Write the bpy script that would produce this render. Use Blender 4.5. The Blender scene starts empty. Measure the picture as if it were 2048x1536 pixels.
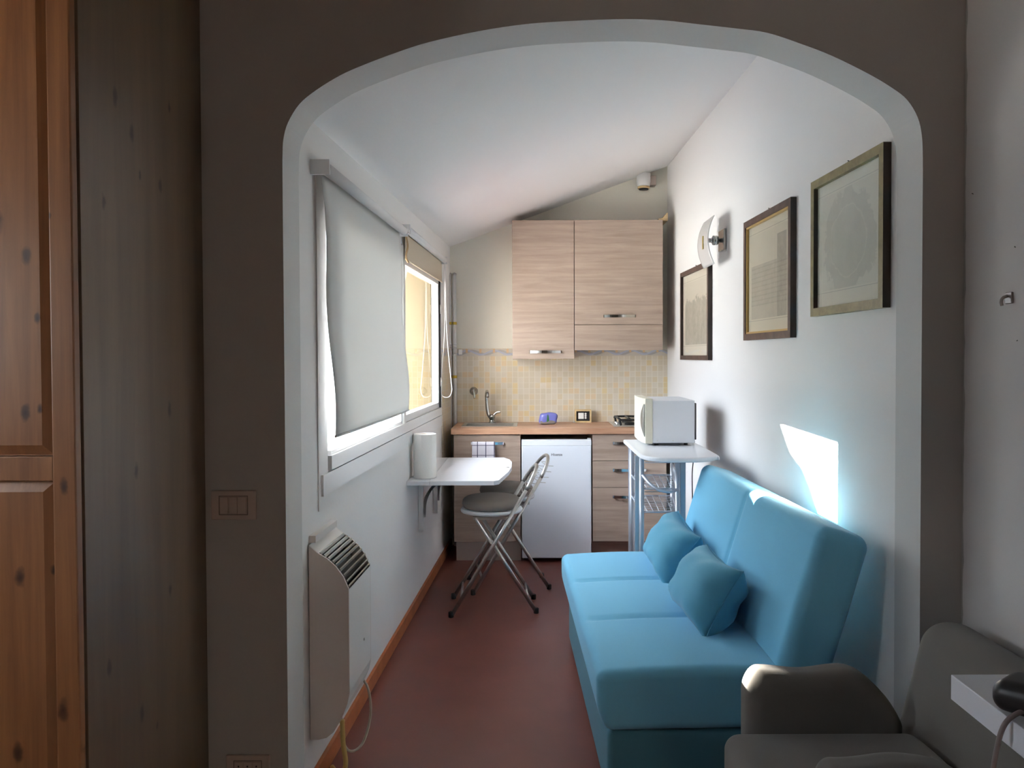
import bpy, bmesh, math, random
from mathutils import Vector, Matrix
random.seed(7)
SC = bpy.context.scene
COL = SC.collection
PI = math.pi

# ------------------------------------------------------------------ materials
def newmat(name):
    m = bpy.data.materials.new(name); m.use_nodes = True
    nt = m.node_tree
    return m, nt, nt.nodes['Principled BSDF']

def srgb(r, g, b):
    f = lambda c: (c/255/12.92) if c/255 <= .04045 else ((c/255+.055)/1.055)**2.4
    return (f(r), f(g), f(b), 1)

def plain(name, col, rough=.5, metal=0, bump=0, bscale=200, spec=None, var=0, vscale=3, coat=0):
    m, nt, p = newmat(name)
    p.inputs['Base Color'].default_value = col
    p.inputs['Roughness'].default_value = rough
    p.inputs['Metallic'].default_value = metal
    if spec is not None: p.inputs['Specular IOR Level'].default_value = spec
    if coat: p.inputs['Coat Weight'].default_value = coat
    N = nt.nodes.new; L = nt.links.new
    if bump or var:
        g = N('ShaderNodeNewGeometry')
    if bump:
        n = N('ShaderNodeTexNoise'); n.inputs['Scale'].default_value = bscale; n.inputs['Detail'].default_value = 3
        L(g.outputs['Position'], n.inputs['Vector'])
        b = N('ShaderNodeBump'); b.inputs['Strength'].default_value = bump; b.inputs['Distance'].default_value = .004
        L(n.outputs['Fac'], b.inputs['Height']); L(b.outputs['Normal'], p.inputs['Normal'])
    if var:
        n2 = N('ShaderNodeTexNoise'); n2.inputs['Scale'].default_value = vscale; n2.inputs['Detail'].default_value = 6
        L(g.outputs['Position'], n2.inputs['Vector'])
        r = N('ShaderNodeMapRange'); r.inputs['From Min'].default_value = .3; r.inputs['From Max'].default_value = .7
        r.inputs['To Min'].default_value = 1-var; r.inputs['To Max'].default_value = 1+var
        L(n2.outputs['Fac'], r.inputs['Value'])
        hs = N('ShaderNodeHueSaturation'); hs.inputs['Color'].default_value = col
        L(r.outputs['Result'], hs.inputs['Value']); L(hs.outputs['Color'], p.inputs['Base Color'])
    return m

def wood(name, c1, c2, scale, rough=.45, knots=None, contrast=(.35, .65), bump=.05):
    """grain: noise stretched by 'scale' on world position"""
    m, nt, p = newmat(name)
    N = nt.nodes.new; L = nt.links.new
    g = N('ShaderNodeNewGeometry')
    mp = N('ShaderNodeMapping'); mp.inputs['Scale'].default_value = scale
    L(g.outputs['Position'], mp.inputs['Vector'])
    n = N('ShaderNodeTexNoise'); n.inputs['Scale'].default_value = 1; n.inputs['Detail'].default_value = 8
    n.inputs['Roughness'].default_value = .65; n.inputs['Distortion'].default_value = .4
    L(mp.outputs['Vector'], n.inputs['Vector'])
    cr = N('ShaderNodeValToRGB'); cr.color_ramp.elements[0].position = contrast[0]; cr.color_ramp.elements[1].position = contrast[1]
    cr.color_ramp.elements[0].color = c1; cr.color_ramp.elements[1].color = c2
    L(n.outputs['Fac'], cr.inputs['Fac'])
    out = cr.outputs['Color']
    if knots:
        # knots: (position across, height, radius) ellipses in the board's own plane
        sp = N('ShaderNodeSeparateXYZ'); L(g.outputs['Position'], sp.inputs[0])
        hz = N('ShaderNodeMath'); hz.operation = 'MULTIPLY'; hz.inputs[1].default_value = .5; L(sp.outputs['Z'], hz.inputs[0])
        cb = N('ShaderNodeCombineXYZ'); L(sp.outputs[knots['axis']], cb.inputs[0]); L(hz.outputs[0], cb.inputs[1])
        nz = N('ShaderNodeTexNoise'); nz.inputs['Scale'].default_value = 45; L(g.outputs['Position'], nz.inputs['Vector'])
        ns = N('ShaderNodeMath'); ns.operation = 'MULTIPLY_ADD'; ns.inputs[1].default_value = .012; ns.inputs[2].default_value = -.006; L(nz.outputs['Fac'], ns.inputs[0])
        last = None
        for (u_, z_, r_) in knots['at']:
            ds = N('ShaderNodeVectorMath'); ds.operation = 'DISTANCE'; ds.inputs[1].default_value = (u_, z_*.5, 0); L(cb.outputs[0], ds.inputs[0])
            ad = N('ShaderNodeMath'); ad.operation = 'ADD'; L(ds.outputs['Value'], ad.inputs[0]); L(ns.outputs[0], ad.inputs[1])
            dv = N('ShaderNodeMath'); dv.operation = 'DIVIDE'; dv.inputs[1].default_value = r_; L(ad.outputs[0], dv.inputs[0])
            if last is None: last = dv.outputs[0]
            else:
                mn = N('ShaderNodeMath'); mn.operation = 'MINIMUM'; L(last, mn.inputs[0]); L(dv.outputs[0], mn.inputs[1]); last = mn.outputs[0]
        kr = N('ShaderNodeValToRGB'); kr.color_ramp.elements[0].position = .0; kr.color_ramp.elements[1].position = 1
        kr.color_ramp.elements[0].color = (1, 1, 1, 1); kr.color_ramp.elements[1].color = (0, 0, 0, 1)
        kr.color_ramp.elements.new(.5).color = (.8, .8, .8, 1)
        L(last, kr.inputs['Fac'])
        mx = N('ShaderNodeMix'); mx.data_type = 'RGBA'; mx.inputs['B'].default_value = knots['col']
        L(kr.outputs['Color'], mx.inputs['Factor']); L(out, mx.inputs['A']); out = mx.outputs['Result']
    L(out, p.inputs['Base Color'])
    p.inputs['Roughness'].default_value = rough
    b = N('ShaderNodeBump'); b.inputs['Strength'].default_value = bump; b.inputs['Distance'].default_value = .003
    L(n.outputs['Fac'], b.inputs['Height']); L(b.outputs['Normal'], p.inputs['Normal'])
    return m

def glassmat(name, tint=(1, 1, 1, 1), rough=0.0, boost=1.6):
    m = bpy.data.materials.new(name); m.use_nodes = True
    nt = m.node_tree; nt.nodes.clear(); N = nt.nodes.new; L = nt.links.new
    o = N('ShaderNodeOutputMaterial'); mx = N('ShaderNodeMixShader')
    t = N('ShaderNodeBsdfTransparent'); t.inputs['Color'].default_value = tint
    g = N('ShaderNodeBsdfGlossy'); g.inputs['Roughness'].default_value = rough
    f = N('ShaderNodeFresnel'); f.inputs['IOR'].default_value = 1.5
    mu = N('ShaderNodeMath'); mu.operation = 'MULTIPLY'; mu.inputs[1].default_value = boost; mu.use_clamp = True
    ge = N('ShaderNodeNewGeometry'); inv = N('ShaderNodeMath'); inv.operation = 'SUBTRACT'; inv.inputs[0].default_value = 1
    mf = N('ShaderNodeMath'); mf.operation = 'MULTIPLY'
    L(ge.outputs['Backfacing'], inv.inputs[1]); L(inv.outputs[0], mf.inputs[0]); L(mu.outputs[0], mf.inputs[1])
    L(f.outputs['Fac'], mu.inputs[0]); L(mf.outputs[0], mx.inputs['Fac'])
    L(t.outputs[0], mx.inputs[1]); L(g.outputs[0], mx.inputs[2]); L(mx.outputs[0], o.inputs['Surface'])
    return m

def fabricmat(name, col, rough=.9, sheen=.15, bump=.25, bscale=900, transl=0):
    m, nt, p = newmat(name)
    N = nt.nodes.new; L = nt.links.new
    p.inputs['Roughness'].default_value = rough
    p.inputs['Specular IOR Level'].default_value = .2
    p.inputs['Sheen Weight'].default_value = sheen
    g = N('ShaderNodeNewGeometry')
    n = N('ShaderNodeTexNoise'); n.inputs['Scale'].default_value = bscale; n.inputs['Detail'].default_value = 2
    L(g.outputs['Position'], n.inputs['Vector'])
    r = N('ShaderNodeMapRange'); r.inputs['To Min'].default_value = .9; r.inputs['To Max'].default_value = 1.1
    L(n.outputs['Fac'], r.inputs['Value'])
    hs = N('ShaderNodeHueSaturation'); hs.inputs['Color'].default_value = col
    L(r.outputs['Result'], hs.inputs['Value']); L(hs.outputs['Color'], p.inputs['Base Color'])
    b = N('ShaderNodeBump'); b.inputs['Strength'].default_value = bump; b.inputs['Distance'].default_value = .001
    L(n.outputs['Fac'], b.inputs['Height']); L(b.outputs['Normal'], p.inputs['Normal'])
    if transl:
        t = N('ShaderNodeBsdfTranslucent'); t.inputs['Color'].default_value = col
        mx = N('ShaderNodeMixShader'); mx.inputs['Fac'].default_value = transl
        o = nt.nodes['Material Output']
        L(p.outputs[0], mx.inputs[1]); L(t.outputs[0], mx.inputs[2]); L(mx.outputs[0], o.inputs['Surface'])
    return m

def tilemat():
    """cream mosaic tile with a wavy border row (world position)"""
    m, nt, p = newmat('mosaic_tile')
    N = nt.nodes.new; L = nt.links.new
    g = N('ShaderNodeNewGeometry'); s = N('ShaderNodeSeparateXYZ'); L(g.outputs['Position'], s.inputs[0])
    def math_(op, a, b=None, c=None):
        n = N('ShaderNodeMath'); n.operation = op
        for i, v in enumerate((a, b, c)):
            if v is None: continue
            if isinstance(v, (int, float)): n.inputs[i].default_value = v
            else: L(v, n.inputs[i])
        return n.outputs[0]
    x = math_('ADD', s.outputs['X'], s.outputs['Y']); z = s.outputs['Z']
    cs = .041
    xs = math_('DIVIDE', x, cs); zs = math_('DIVIDE', math_('SUBTRACT', z, .905), cs)
    fx = math_('FRACT', xs); fz = math_('FRACT', zs)
    cx = math_('FLOOR', xs); cz = math_('FLOOR', zs)
    cv = N('ShaderNodeCombineXYZ'); L(cx, cv.inputs[0]); L(cz, cv.inputs[1])
    wn = N('ShaderNodeTexWhiteNoise'); wn.noise_dimensions = '2D'; L(cv.outputs[0], wn.inputs['Vector'])
    cr = N('ShaderNodeValToRGB'); cr.color_ramp.interpolation = 'CONSTANT'
    el = cr.color_ramp.elements
    el[0].position = 0; el[0].color = srgb(214, 202, 180)
    el[1].position = .86; el[1].color = srgb(222, 202, 158)
    el.new(.35).color = srgb(219, 208, 190)
    el.new(.65).color = srgb(217, 201, 172)
    el.new(.93).color = srgb(222, 200, 166)
    L(wn.outputs['Value'], cr.inputs['Fac'])
    # grout between mosaics
    gx = math_('LESS_THAN', fx, .13); gz = math_('LESS_THAN', fz, .07)
    gr = math_('MAXIMUM', gx, gz)
    mx = N('ShaderNodeMix'); mx.data_type = 'RGBA'; mx.inputs['B'].default_value = srgb(232, 224, 210)
    L(math_('MULTIPLY', gr, .8), mx.inputs['Factor']); L(cr.outputs['Color'], mx.inputs['A'])
    # border row
    zc = math_('SUBTRACT', z, 1.416)
    wave = math_('MULTIPLY', math_('SINE', math_('MULTIPLY', x, 2*PI/.2)), .013)
    d = math_('ABSOLUTE', math_('SUBTRACT', zc, wave))
    band = math_('LESS_THAN', d, .008)
    wave2 = math_('MULTIPLY', math_('SINE', math_('ADD', math_('MULTIPLY', x, 2*PI/.2), 1.2)), .015)
    band2 = math_('LESS_THAN', math_('ABSOLUTE', math_('SUBTRACT', zc, wave2)), .006)
    sq = math_('MULTIPLY', math_('LESS_THAN', math_('FRACT', math_('DIVIDE', x, .1)), .16), math_('GREATER_THAN', zc, -.002))
    b1 = N('ShaderNodeMix'); b1.data_type = 'RGBA'; b1.inputs['A'].default_value = srgb(208, 199, 186); b1.inputs['B'].default_value = srgb(176, 172, 172); L(band, b1.inputs['Factor'])
    b2 = N('ShaderNodeMix'); b2.data_type = 'RGBA'; b2.inputs['B'].default_value = srgb(186, 190, 206); L(band2, b2.inputs['Factor']); L(b1.outputs['Result'], b2.inputs['A'])
    b3 = N('ShaderNodeMix'); b3.data_type = 'RGBA'; b3.inputs['B'].default_value = srgb(216, 184, 142); L(sq, b3.inputs['Factor']); L(b2.outputs['Result'], b3.inputs['A'])
    inb = math_('MULTIPLY', math_('GREATER_THAN', z, 1.389), math_('LESS_THAN', z, 1.443))
    fin = N('ShaderNodeMix'); fin.data_type = 'RGBA'; L(inb, fin.inputs['Factor']); L(mx.outputs['Result'], fin.inputs['A']); L(b3.outputs['Result'], fin.inputs['B'])
    L(fin.outputs['Result'], p.inputs['Base Color'])
    p.inputs['Roughness'].default_value = .35
    return m

def printmat(name, paper, ink, kind):
    """faded old print: paper with an inked field; object coordinates, x across, z up, both -1..1"""
    m, nt, p = newmat(name)
    N = nt.nodes.new; L = nt.links.new
    tc = N('ShaderNodeTexCoord'); mp = N('ShaderNodeMapping')
    L(tc.outputs['Generated'], mp.inputs['Vector'])
    s = N('ShaderNodeSeparateXYZ'); L(mp.outputs['Vector'], s.inputs[0])
    def M(op, a, b=None):
        n = N('ShaderNodeMath'); n.operation = op
        for i, v in enumerate((a, b)):
            if v is None: continue
            if isinstance(v, (int, float)): n.inputs[i].default_value = v
            else: L(v, n.inputs[i])
        return n.outputs[0]
    u = s.outputs['Y']; w = s.outputs['Z']
    u = M('SUBTRACT', 1, u)
    inside = M('MULTIPLY', M('MULTIPLY', M('GREATER_THAN', u, .08), M('LESS_THAN', u, .92)), M('MULTIPLY', M('GREATER_THAN', w, .13), M('LESS_THAN', w, .9)))
    n = N('ShaderNodeTexNoise'); n.inputs['Scale'].default_value = 5 if kind == 'map' else 8; n.inputs['Detail'].default_value = 10; n.inputs['Roughness'].default_value = .75
    L(tc.outputs['Generated'], n.inputs['Vector'])
    if kind == 'map':
        du = M('SUBTRACT', u, .5); dw = M('SUBTRACT', w, .48)
        dist = M('SQRT', M('ADD', M('MULTIPLY', du, du), M('MULTIPLY', dw, dw)))
        fld = M('MULTIPLY', M('LESS_THAN', M('ADD', dist, M('MULTIPLY', M('SUBTRACT', n.outputs['Fac'], .5), .5)), .4), .38)
        amt = M('ADD', M('MULTIPLY', fld, n.outputs['Fac']), .1)
        ring = M('LESS_THAN', M('ABSOLUTE', M('SUBTRACT', M('ADD', dist, M('MULTIPLY', M('SUBTRACT', n.outputs['Fac'], .5), .15)), .27)), .006)
        amt = M('SUBTRACT', amt, M('MULTIPLY', ring, .12))
    elif kind == 'tower':
        tower = M('MULTIPLY', M('MULTIPLY', M('GREATER_THAN', u, .70), M('LESS_THAN', u, .9)), M('LESS_THAN', w, .83))
        facade = M('MULTIPLY', M('MULTIPLY', M('GREATER_THAN', w, .25), M('LESS_THAN', w, .62)), .7)
        fig = M('MULTIPLY', M('LESS_THAN', w, .3), .45)
        amt = M('MULTIPLY', M('MAXIMUM', M('MAXIMUM', M('MULTIPLY', tower, 1.0), facade), M('ADD', fig, .16)), M('ADD', M('MULTIPLY', n.outputs['Fac'], .6), .15))
        stripe = M('MULTIPLY', M('LESS_THAN', M('FRACT', M('MULTIPLY', w, 24)), .3), .12)
        amt = M('ADD', amt, M('MULTIPLY', facade, stripe))
    else:
        tr = M('LESS_THAN', w, M('ADD', .45, M('MULTIPLY', n.outputs['Fac'], .45)))
        amt = M('ADD', M('MULTIPLY', M('MULTIPLY', tr, n.outputs['Fac']), .75), .1)
    amt = M('MULTIPLY', amt, inside)
    eu = M('ABSOLUTE', M('SUBTRACT', M('ABSOLUTE', M('SUBTRACT', u, .5)), .435)); ew = M('ABSOLUTE', M('SUBTRACT', M('ABSOLUTE', M('SUBTRACT', w, .515)), .40))
    line = M('MAXIMUM', M('LESS_THAN', eu, .003), M('LESS_THAN', ew, .003))
    amt = M('MAXIMUM', amt, M('MULTIPLY', line, .35))
    mx = N('ShaderNodeMix'); mx.data_type = 'RGBA'; mx.inputs['A'].default_value = paper; mx.inputs['B'].default_value = ink
    L(amt, mx.inputs['Factor']); L(mx.outputs['Result'], p.inputs['Base Color'])
    p.inputs['Roughness'].default_value = .8
    return m

def towelmat():
    m, nt, p = newmat('checked_towel')
    N = nt.nodes.new; L = nt.links.new
    g = N('ShaderNodeNewGeometry'); s = N('ShaderNodeSeparateXYZ'); L(g.outputs['Position'], s.inputs[0])
    def M(op, a, b=None):
        n = N('ShaderNodeMath'); n.operation = op
        for i, v in enumerate((a, b)):
            if v is None: continue
            if isinstance(v, (int, float)): n.inputs[i].default_value = v
            else: L(v, n.inputs[i])
        return n.outputs[0]
    lx = M('LESS_THAN', M('FRACT', M('DIVIDE', M('ADD', s.outputs['X'], .355), .056)), .09)
    lz = M('LESS_THAN', M('FRACT', M('DIVIDE', s.outputs['Z'], .066)), .07)
    ln = M('MAXIMUM', lx, M('MULTIPLY', lz, .8))
    mx = N('ShaderNodeMix'); mx.data_type = 'RGBA'; mx.inputs['A'].default_value = srgb(222, 218, 226); mx.inputs['B'].default_value = srgb(40, 45, 80)
    L(ln, mx.inputs['Factor']); L(mx.outputs['Result'], p.inputs['Base Color']); p.inputs['Roughness'].default_value = .95
    return m

M = {}
M['white'] = plain('white_plaster', (.89, .875, .86, 1), .9, bump=.12, bscale=45, spec=.2)
M['ceil'] = plain('white_ceiling', (.91, .90, .89, 1), .9, bump=.06, bscale=45, spec=.2)
M['cream'] = plain('cream_plaster', (.87, .845, .75, 1), .9, bump=.1, bscale=60, spec=.2)
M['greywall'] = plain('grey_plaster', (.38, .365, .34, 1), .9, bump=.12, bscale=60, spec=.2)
M['dimwall'] = plain('ochre_plaster', (.30, .27, .23, 1), .9)
M['beam'] = plain('dark_wood_ceiling', (.10, .07, .05, 1), .7)
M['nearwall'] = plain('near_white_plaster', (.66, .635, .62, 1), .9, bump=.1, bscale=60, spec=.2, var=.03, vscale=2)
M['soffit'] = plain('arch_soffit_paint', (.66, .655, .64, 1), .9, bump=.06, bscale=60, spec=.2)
M['floor'] = plain('red_brown_floor', srgb(114, 64, 54), .42, bump=.05, bscale=30, var=.10, vscale=4)
M['terracotta'] = plain('terracotta_skirting', srgb(168, 98, 58), .55, var=.15, vscale=12)
M['pvc'] = plain('white_pvc', (.86, .86, .86, 1), .3)
M['darkgap'] = plain('dark_gasket', (.02, .02, .02, 1), .7)
M['glass'] = glassmat('window_glass')
M['picglass'] = glassmat('picture_glass', boost=.6, rough=.03)
M['blind'] = fabricmat('blind_fabric', (.80, .80, .78, 1), .85, 0, .1, 1400, transl=.17)
M['blindbeige'] = fabricmat('beige_blind_fabric', srgb(205, 192, 172), .85, 0, .1, 1400, transl=.04)
M['sofa'] = fabricmat('teal_fabric', srgb(120, 193, 227), .9, .2, .25, 900)
M['pillow'] = fabricmat('pillow_fabric', srgb(92, 162, 190), .85, .2, .2, 900)
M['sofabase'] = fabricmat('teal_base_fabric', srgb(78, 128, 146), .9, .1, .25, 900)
M['armchair'] = fabricmat('grey_fabric', srgb(100, 96, 90), .9, .12, .35, 700)
M['cushgrey'] = fabricmat('cushion_grey', srgb(132, 124, 118), .95, .1, .3, 700)
M['oak'] = wood('pale_oak_laminate', srgb(156, 136, 122), srgb(188, 169, 155), (2.2, 9, 34), .5, contrast=(.3, .72))
M['worktop'] = wood('tan_worktop', srgb(172, 128, 100), srgb(205, 164, 134), (3, 20, 40), .45)
M['plinthwood'] = wood('plinth_wood', srgb(122, 92, 82), srgb(150, 116, 102), (2, 9, 34), .5)
M['pine'] = wood('orange_pine', srgb(90, 53, 29), srgb(138, 94, 57), (26, 26, 1.1), .42,
                 knots=dict(axis='X', col=srgb(46, 22, 15), at=[(-1.025, 1.595, 0.012), (-1.084, 1.669, 0.016), (-1.004, 1.469, 0.007), (-1.032, 1.277, 0.011), (-1.002, 1.284, 0.007), (-1.048, 0.939, 0.012), (-0.961, 0.666, 0.013), (-0.976, 1.677, 0.006), (-0.981, 0.953, 0.007), (-1.058, 0.577, 0.012), (-0.922, 0.577, 0.01), (-0.953, 1.126, 0.009), (-1.127, 1.402, 0.012), (-1.179, 1.095, 0.012)]), contrast=(.25, .75))
M['pinedark'] = wood('brown_pine', srgb(78, 64, 52), srgb(104, 87, 70), (26, 14, 1.0), .38,
                     knots=dict(axis='Y', col=srgb(40, 31, 25), at=[(1.8, 1.972, 0.012), (1.873, 1.91, 0.012), (2.014, 1.82, 0.012), (1.745, 1.73, 0.01), (1.91, 1.822, 0.008), (2.07, 2.033, 0.009), (2.05, 1.252, 0.012), (1.873, 1.123, 0.012), (2.041, 0.793, 0.01), (1.741, 0.707, 0.012), (1.885, 0.544, 0.012), (1.96, 0.48, 0.008)]), contrast=(.25, .75))
M['chrome'] = plain('chrome', (.80, .80, .80, 1), .12, 1)
M['tapchrome'] = plain('tap_chrome', (.45, .45, .44, 1), .15, 1)  # chrome with its base darkened to stand in for dark room reflections
M['steel'] = plain('brushed_steel', (.70, .69, .66, 1), .3, 1)
M['tube'] = plain('grey_metal_tube', (.50, .49, .47, 1), .3, .9)
M['silver'] = plain('silver_paint', (.55, .59, .65, 1), .35, .55)
M['black'] = plain('black_plastic', (.012, .012, .013, 1), .4)
M['rubber'] = plain('black_rubber', (.02, .02, .02, 1), .8)
M['castiron'] = plain('black_enamel', (.015, .015, .015, 1), .3)
M['fridge'] = plain('fridge_white', (.86, .90, .97, 1), .3)
M['fridgetop'] = plain('fridge_trim', (.82, .85, .89, 1), .3)
M['microside'] = plain('micro_white', (.80, .83, .88, 1), .4)
M['microdoor'] = plain('micro_cream', srgb(226, 222, 205), .35)
M['microgrey'] = plain('micro_grey', srgb(128, 126, 118), .25)
M['lam'] = plain('white_laminate', (.78, .80, .84, 1), .28)
M['paper'] = plain('paper_white', (.93, .92, .88, 1), .95, bump=.3, bscale=260)
M['heater'] = plain('heater_grey', srgb(238, 236, 232), .42, spec=.4)
M['heaterside'] = plain('heater_side', srgb(226, 220, 215), .4)
M['grille'] = plain('grille_metal', srgb(150, 152, 146), .3, .8)
M['hose'] = plain('gas_hose', srgb(186, 158, 96), .6)
M['cablewhite'] = plain('white_cable', srgb(200, 192, 176), .5)
M['cablegrey'] = plain('grey_cable', srgb(120, 108, 106), .5)
M['framedark'] = wood('dark_wood_frame', srgb(70, 50, 42), srgb(98, 74, 64), (20, 20, 20), .45)
M['frameolive'] = wood('olive_frame', srgb(110, 100, 62), srgb(146, 134, 88), (20, 20, 20), .45)
M['frameblack'] = plain('frame_black_edge', srgb(40, 30, 24), .5)
M['gilt'] = plain('gilt_slip', srgb(196, 164, 104), .4, .3)
M['shade'] = plain('opal_glass', (.80, .78, .76, 1), .2, coat=.3)
M['brass'] = plain('brass', srgb(190, 165, 70), .3, .6)
M['chainmat'] = plain('tan_chain', srgb(150, 126, 92), .5)
M['switch'] = plain('switch_cream', srgb(176, 160, 150), .5)
M['pipe'] = plain('white_pipe', (.70, .70, .69, 1), .4)
M['palewood'] = wood('pale_wood', srgb(206, 176, 124), srgb(228, 202, 156), (9, 9, 30), .5)
M['blue'] = plain('blue_film', srgb(118, 122, 196), .2, coat=.4)
M['green'] = plain('green_label', srgb(46, 104, 52), .4)
M['tile'] = tilemat()
M['towel'] = towelmat()
M['outwall'] = plain('beige_render', srgb(150, 136, 104), .9)
M['ground'] = plain('terrace_concrete', (.37, .36, .335, 1), .9)
M['alu'] = plain('aluminium_plinth', (.72, .69, .64, 1), .45, .9)
M['print_map'] = printmat('print_map', srgb(222, 222, 208), srgb(120, 128, 122), 'map')
M['print_tower'] = printmat('print_tower', srgb(214, 206, 184), srgb(96, 88, 78), 'tower')
M['print_trees'] = printmat('print_trees', srgb(220, 212, 194), srgb(112, 106, 88), 'trees')
M['hookclear'] = plain('hook_plastic', srgb(150, 142, 138), .2)
M['ink'] = plain('badge_ink', srgb(110, 112, 122), .4)

# ------------------------------------------------------------------ mesh helpers
def BM(): return bmesh.new()

def box(bm, x0, x1, y0, y1, z0, z1, bev=0, seg=2):
    vs = [bm.verts.new(p) for p in ((x0,y0,z0),(x1,y0,z0),(x1,y1,z0),(x0,y1,z0),(x0,y0,z1),(x1,y0,z1),(x1,y1,z1),(x0,y1,z1))]
    fs = [bm.faces.new([vs[i] for i in f]) for f in ((3,2,1,0),(4,5,6,7),(0,1,5,4),(1,2,6,5),(2,3,7,6),(3,0,4,7))]
    if bev:
        es = list({e for f in fs for e in f.edges})
        bmesh.ops.bevel(bm, geom=es, offset=bev, segments=seg, profile=.5, affect='EDGES')
    return bm

def prism(bm, pts, axis, a, b):
    """extrude a 2D polygon. axis 'y': pts=(x,z); 'z': pts=(x,y); 'x': pts=(y,z)"""
    def mk(p, t):
        return {'y': (p[0], t, p[1]), 'z': (p[0], p[1], t), 'x': (t, p[0], p[1])}[axis]
    A = [bm.verts.new(mk(p, a)) for p in pts]; B = [bm.verts.new(mk(p, b)) for p in pts]
    f1 = bm.faces.new(A); f2 = bm.faces.new(list(reversed(B)))
    n = len(pts); side = []
    for i in range(n):
        side.append(bm.faces.new((A[i], B[i], B[(i+1) % n], A[(i+1) % n])))
    bmesh.ops.recalc_face_normals(bm, faces=[f1, f2]+side)
    return side

def hexa(bm, p):
    """8 corner points: bottom 4 (ccw) then top 4"""
    vs = [bm.verts.new(q) for q in p]
    fs = [bm.faces.new([vs[i] for i in f]) for f in ((3,2,1,0),(4,5,6,7),(0,1,5,4),(1,2,6,5),(2,3,7,6),(3,0,4,7))]
    bmesh.ops.recalc_face_normals(bm, faces=fs)

def catmull(pts, n=8, closed=False):
    pts = [Vector(p) for p in pts]; out = []
    N = len(pts)
    rng = range(N if closed else N-1)
    for i in rng:
        p1, p2 = pts[i], pts[(i+1) % N]
        p0 = pts[i-1] if (i > 0 or closed) else p1*2-p2
        p3 = pts[(i+2) % N] if (i+2 < N or closed) else p2*2-p1
        for k in range(n):
            t = k/n
            out.append(.5*((2*p1)+(p2-p0)*t+(2*p0-5*p1+4*p2-p3)*t*t+(3*p1-p0-3*p2+p3)*t**3))
    if not closed: out.append(pts[-1])
    return out

def tube(bm, pts, r, n=10, closed=False, cap=True):
    pts = [Vector(p) for p in pts]
    rings = []; N = len(pts)
    rf = r if callable(r) else (lambda t: r)
    up = None
    for i, p in enumerate(pts):
        a = pts[i-1] if (i > 0 or closed) else p
        b = pts[(i+1) % N] if (i < N-1 or closed) else p
        t = (b-a).normalized()
        if up is None:
            up = t.orthogonal().normalized()
        else:
            up = (up-t*up.dot(t))
            up = up.normalized() if up.length > 1e-6 else t.orthogonal().normalized()
        s = t.cross(up)
        R = rf(i/max(1, N-1))
        rings.append([bm.verts.new(p+(up*math.cos(2*PI*k/n)+s*math.sin(2*PI*k/n))*R) for k in range(n)])
    fs = []
    for i in range(N if closed else N-1):
        A, B = rings[i], rings[(i+1) % N]
        for k in range(n):
            f = bm.faces.new((A[k], A[(k+1) % n], B[(k+1) % n], B[k])); f.smooth = True; fs.append(f)
    if cap and not closed:
        fs.append(bm.faces.new(list(reversed(rings[0])))); fs.append(bm.faces.new(rings[-1]))
    bmesh.ops.recalc_face_normals(bm, faces=fs)
    return bm

def lathe(bm, prof, cen, axis='z', n=24):
    """prof: list of (radius, height); axis direction z, x or y"""
    rings = []
    def mk(r, h, a):
        c, s = r*math.cos(a), r*math.sin(a)
        v = {'z': (c, s, h), 'x': (h, c, s), 'y': (c, h, s)}[axis]
        return Vector(v)+Vector(cen)
    fs = []
    for r, h in prof:
        if r < 1e-6: rings.append([bm.verts.new(mk(0, h, 0))])
        else: rings.append([bm.verts.new(mk(r, h, 2*PI*k/n)) for k in range(n)])
    for A, B in zip(rings[:-1], rings[1:]):
        for k in range(n):
            k2 = (k+1) % n
            if len(A) == 1 and len(B) == 1: continue
            if len(A) == 1: f = bm.faces.new((A[0], B[k2], B[k]))
            elif len(B) == 1: f = bm.faces.new((A[k], A[k2], B[0]))
            else: f = bm.faces.new((A[k], A[k2], B[k2], B[k]))
            f.smooth = True; fs.append(f)
    for R, fl in ((rings[0], 1), (rings[-1], 0)):
        if len(R) > 1:
            fs.append(bm.faces.new(R))
    bmesh.ops.recalc_face_normals(bm, faces=fs)
    return bm

def soft_box(bm, sx, sy, sz, r, nx=10, ny=10, nz=4, ns=4, deform=None):
    """rounded box centred on the origin, half sizes taken from full sizes"""
    def axis(s, n):
        h = s/2; q = h-r
        lo = [-q-r*math.tan(PI/4*(1-k/ns)) for k in range(ns)]
        mid = [-q+2*q*k/n for k in range(n+1)]
        return lo+mid+[-v for v in reversed(lo)]
    X, Y, Z = axis(sx, nx), axis(sy, ny), axis(sz, nz)
    H = (sx/2-r, sy/2-r, sz/2-r); V = {}
    def vert(i, j, k):
        if (i, j, k) in V: return V[i, j, k]
        p = Vector((X[i], Y[j], Z[k]))
        q = Vector([max(-H[a], min(H[a], p[a])) for a in range(3)])
        d = p-q
        if d.length > 1e-9: p = q+d.normalized()*r
        if deform: p = Vector(deform(p.x, p.y, p.z))
        V[i, j, k] = bm.verts.new(p); return V[i, j, k]
    a, b, c = len(X)-1, len(Y)-1, len(Z)-1; fs = []
    def quad(*ix):
        f = bm.faces.new([vert(*t) for t in ix]); f.smooth = True; fs.append(f)
    for i in range(a):
        for j in range(b):
            quad((i,j,0),(i,j+1,0),(i+1,j+1,0),(i+1,j,0)); quad((i,j,c),(i+1,j,c),(i+1,j+1,c),(i,j+1,c))
    for i in range(a):
        for k in range(c):
            quad((i,0,k),(i+1,0,k),(i+1,0,k+1),(i,0,k+1)); quad((i,b,k),(i,b,k+1),(i+1,b,k+1),(i+1,b,k))
    for j in range(b):
        for k in range(c):
            quad((0,j,k),(0,j,k+1),(0,j+1,k+1),(0,j+1,k)); quad((a,j,k),(a,j+1,k),(a,j+1,k+1),(a,j,k+1))
    return bm

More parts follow.
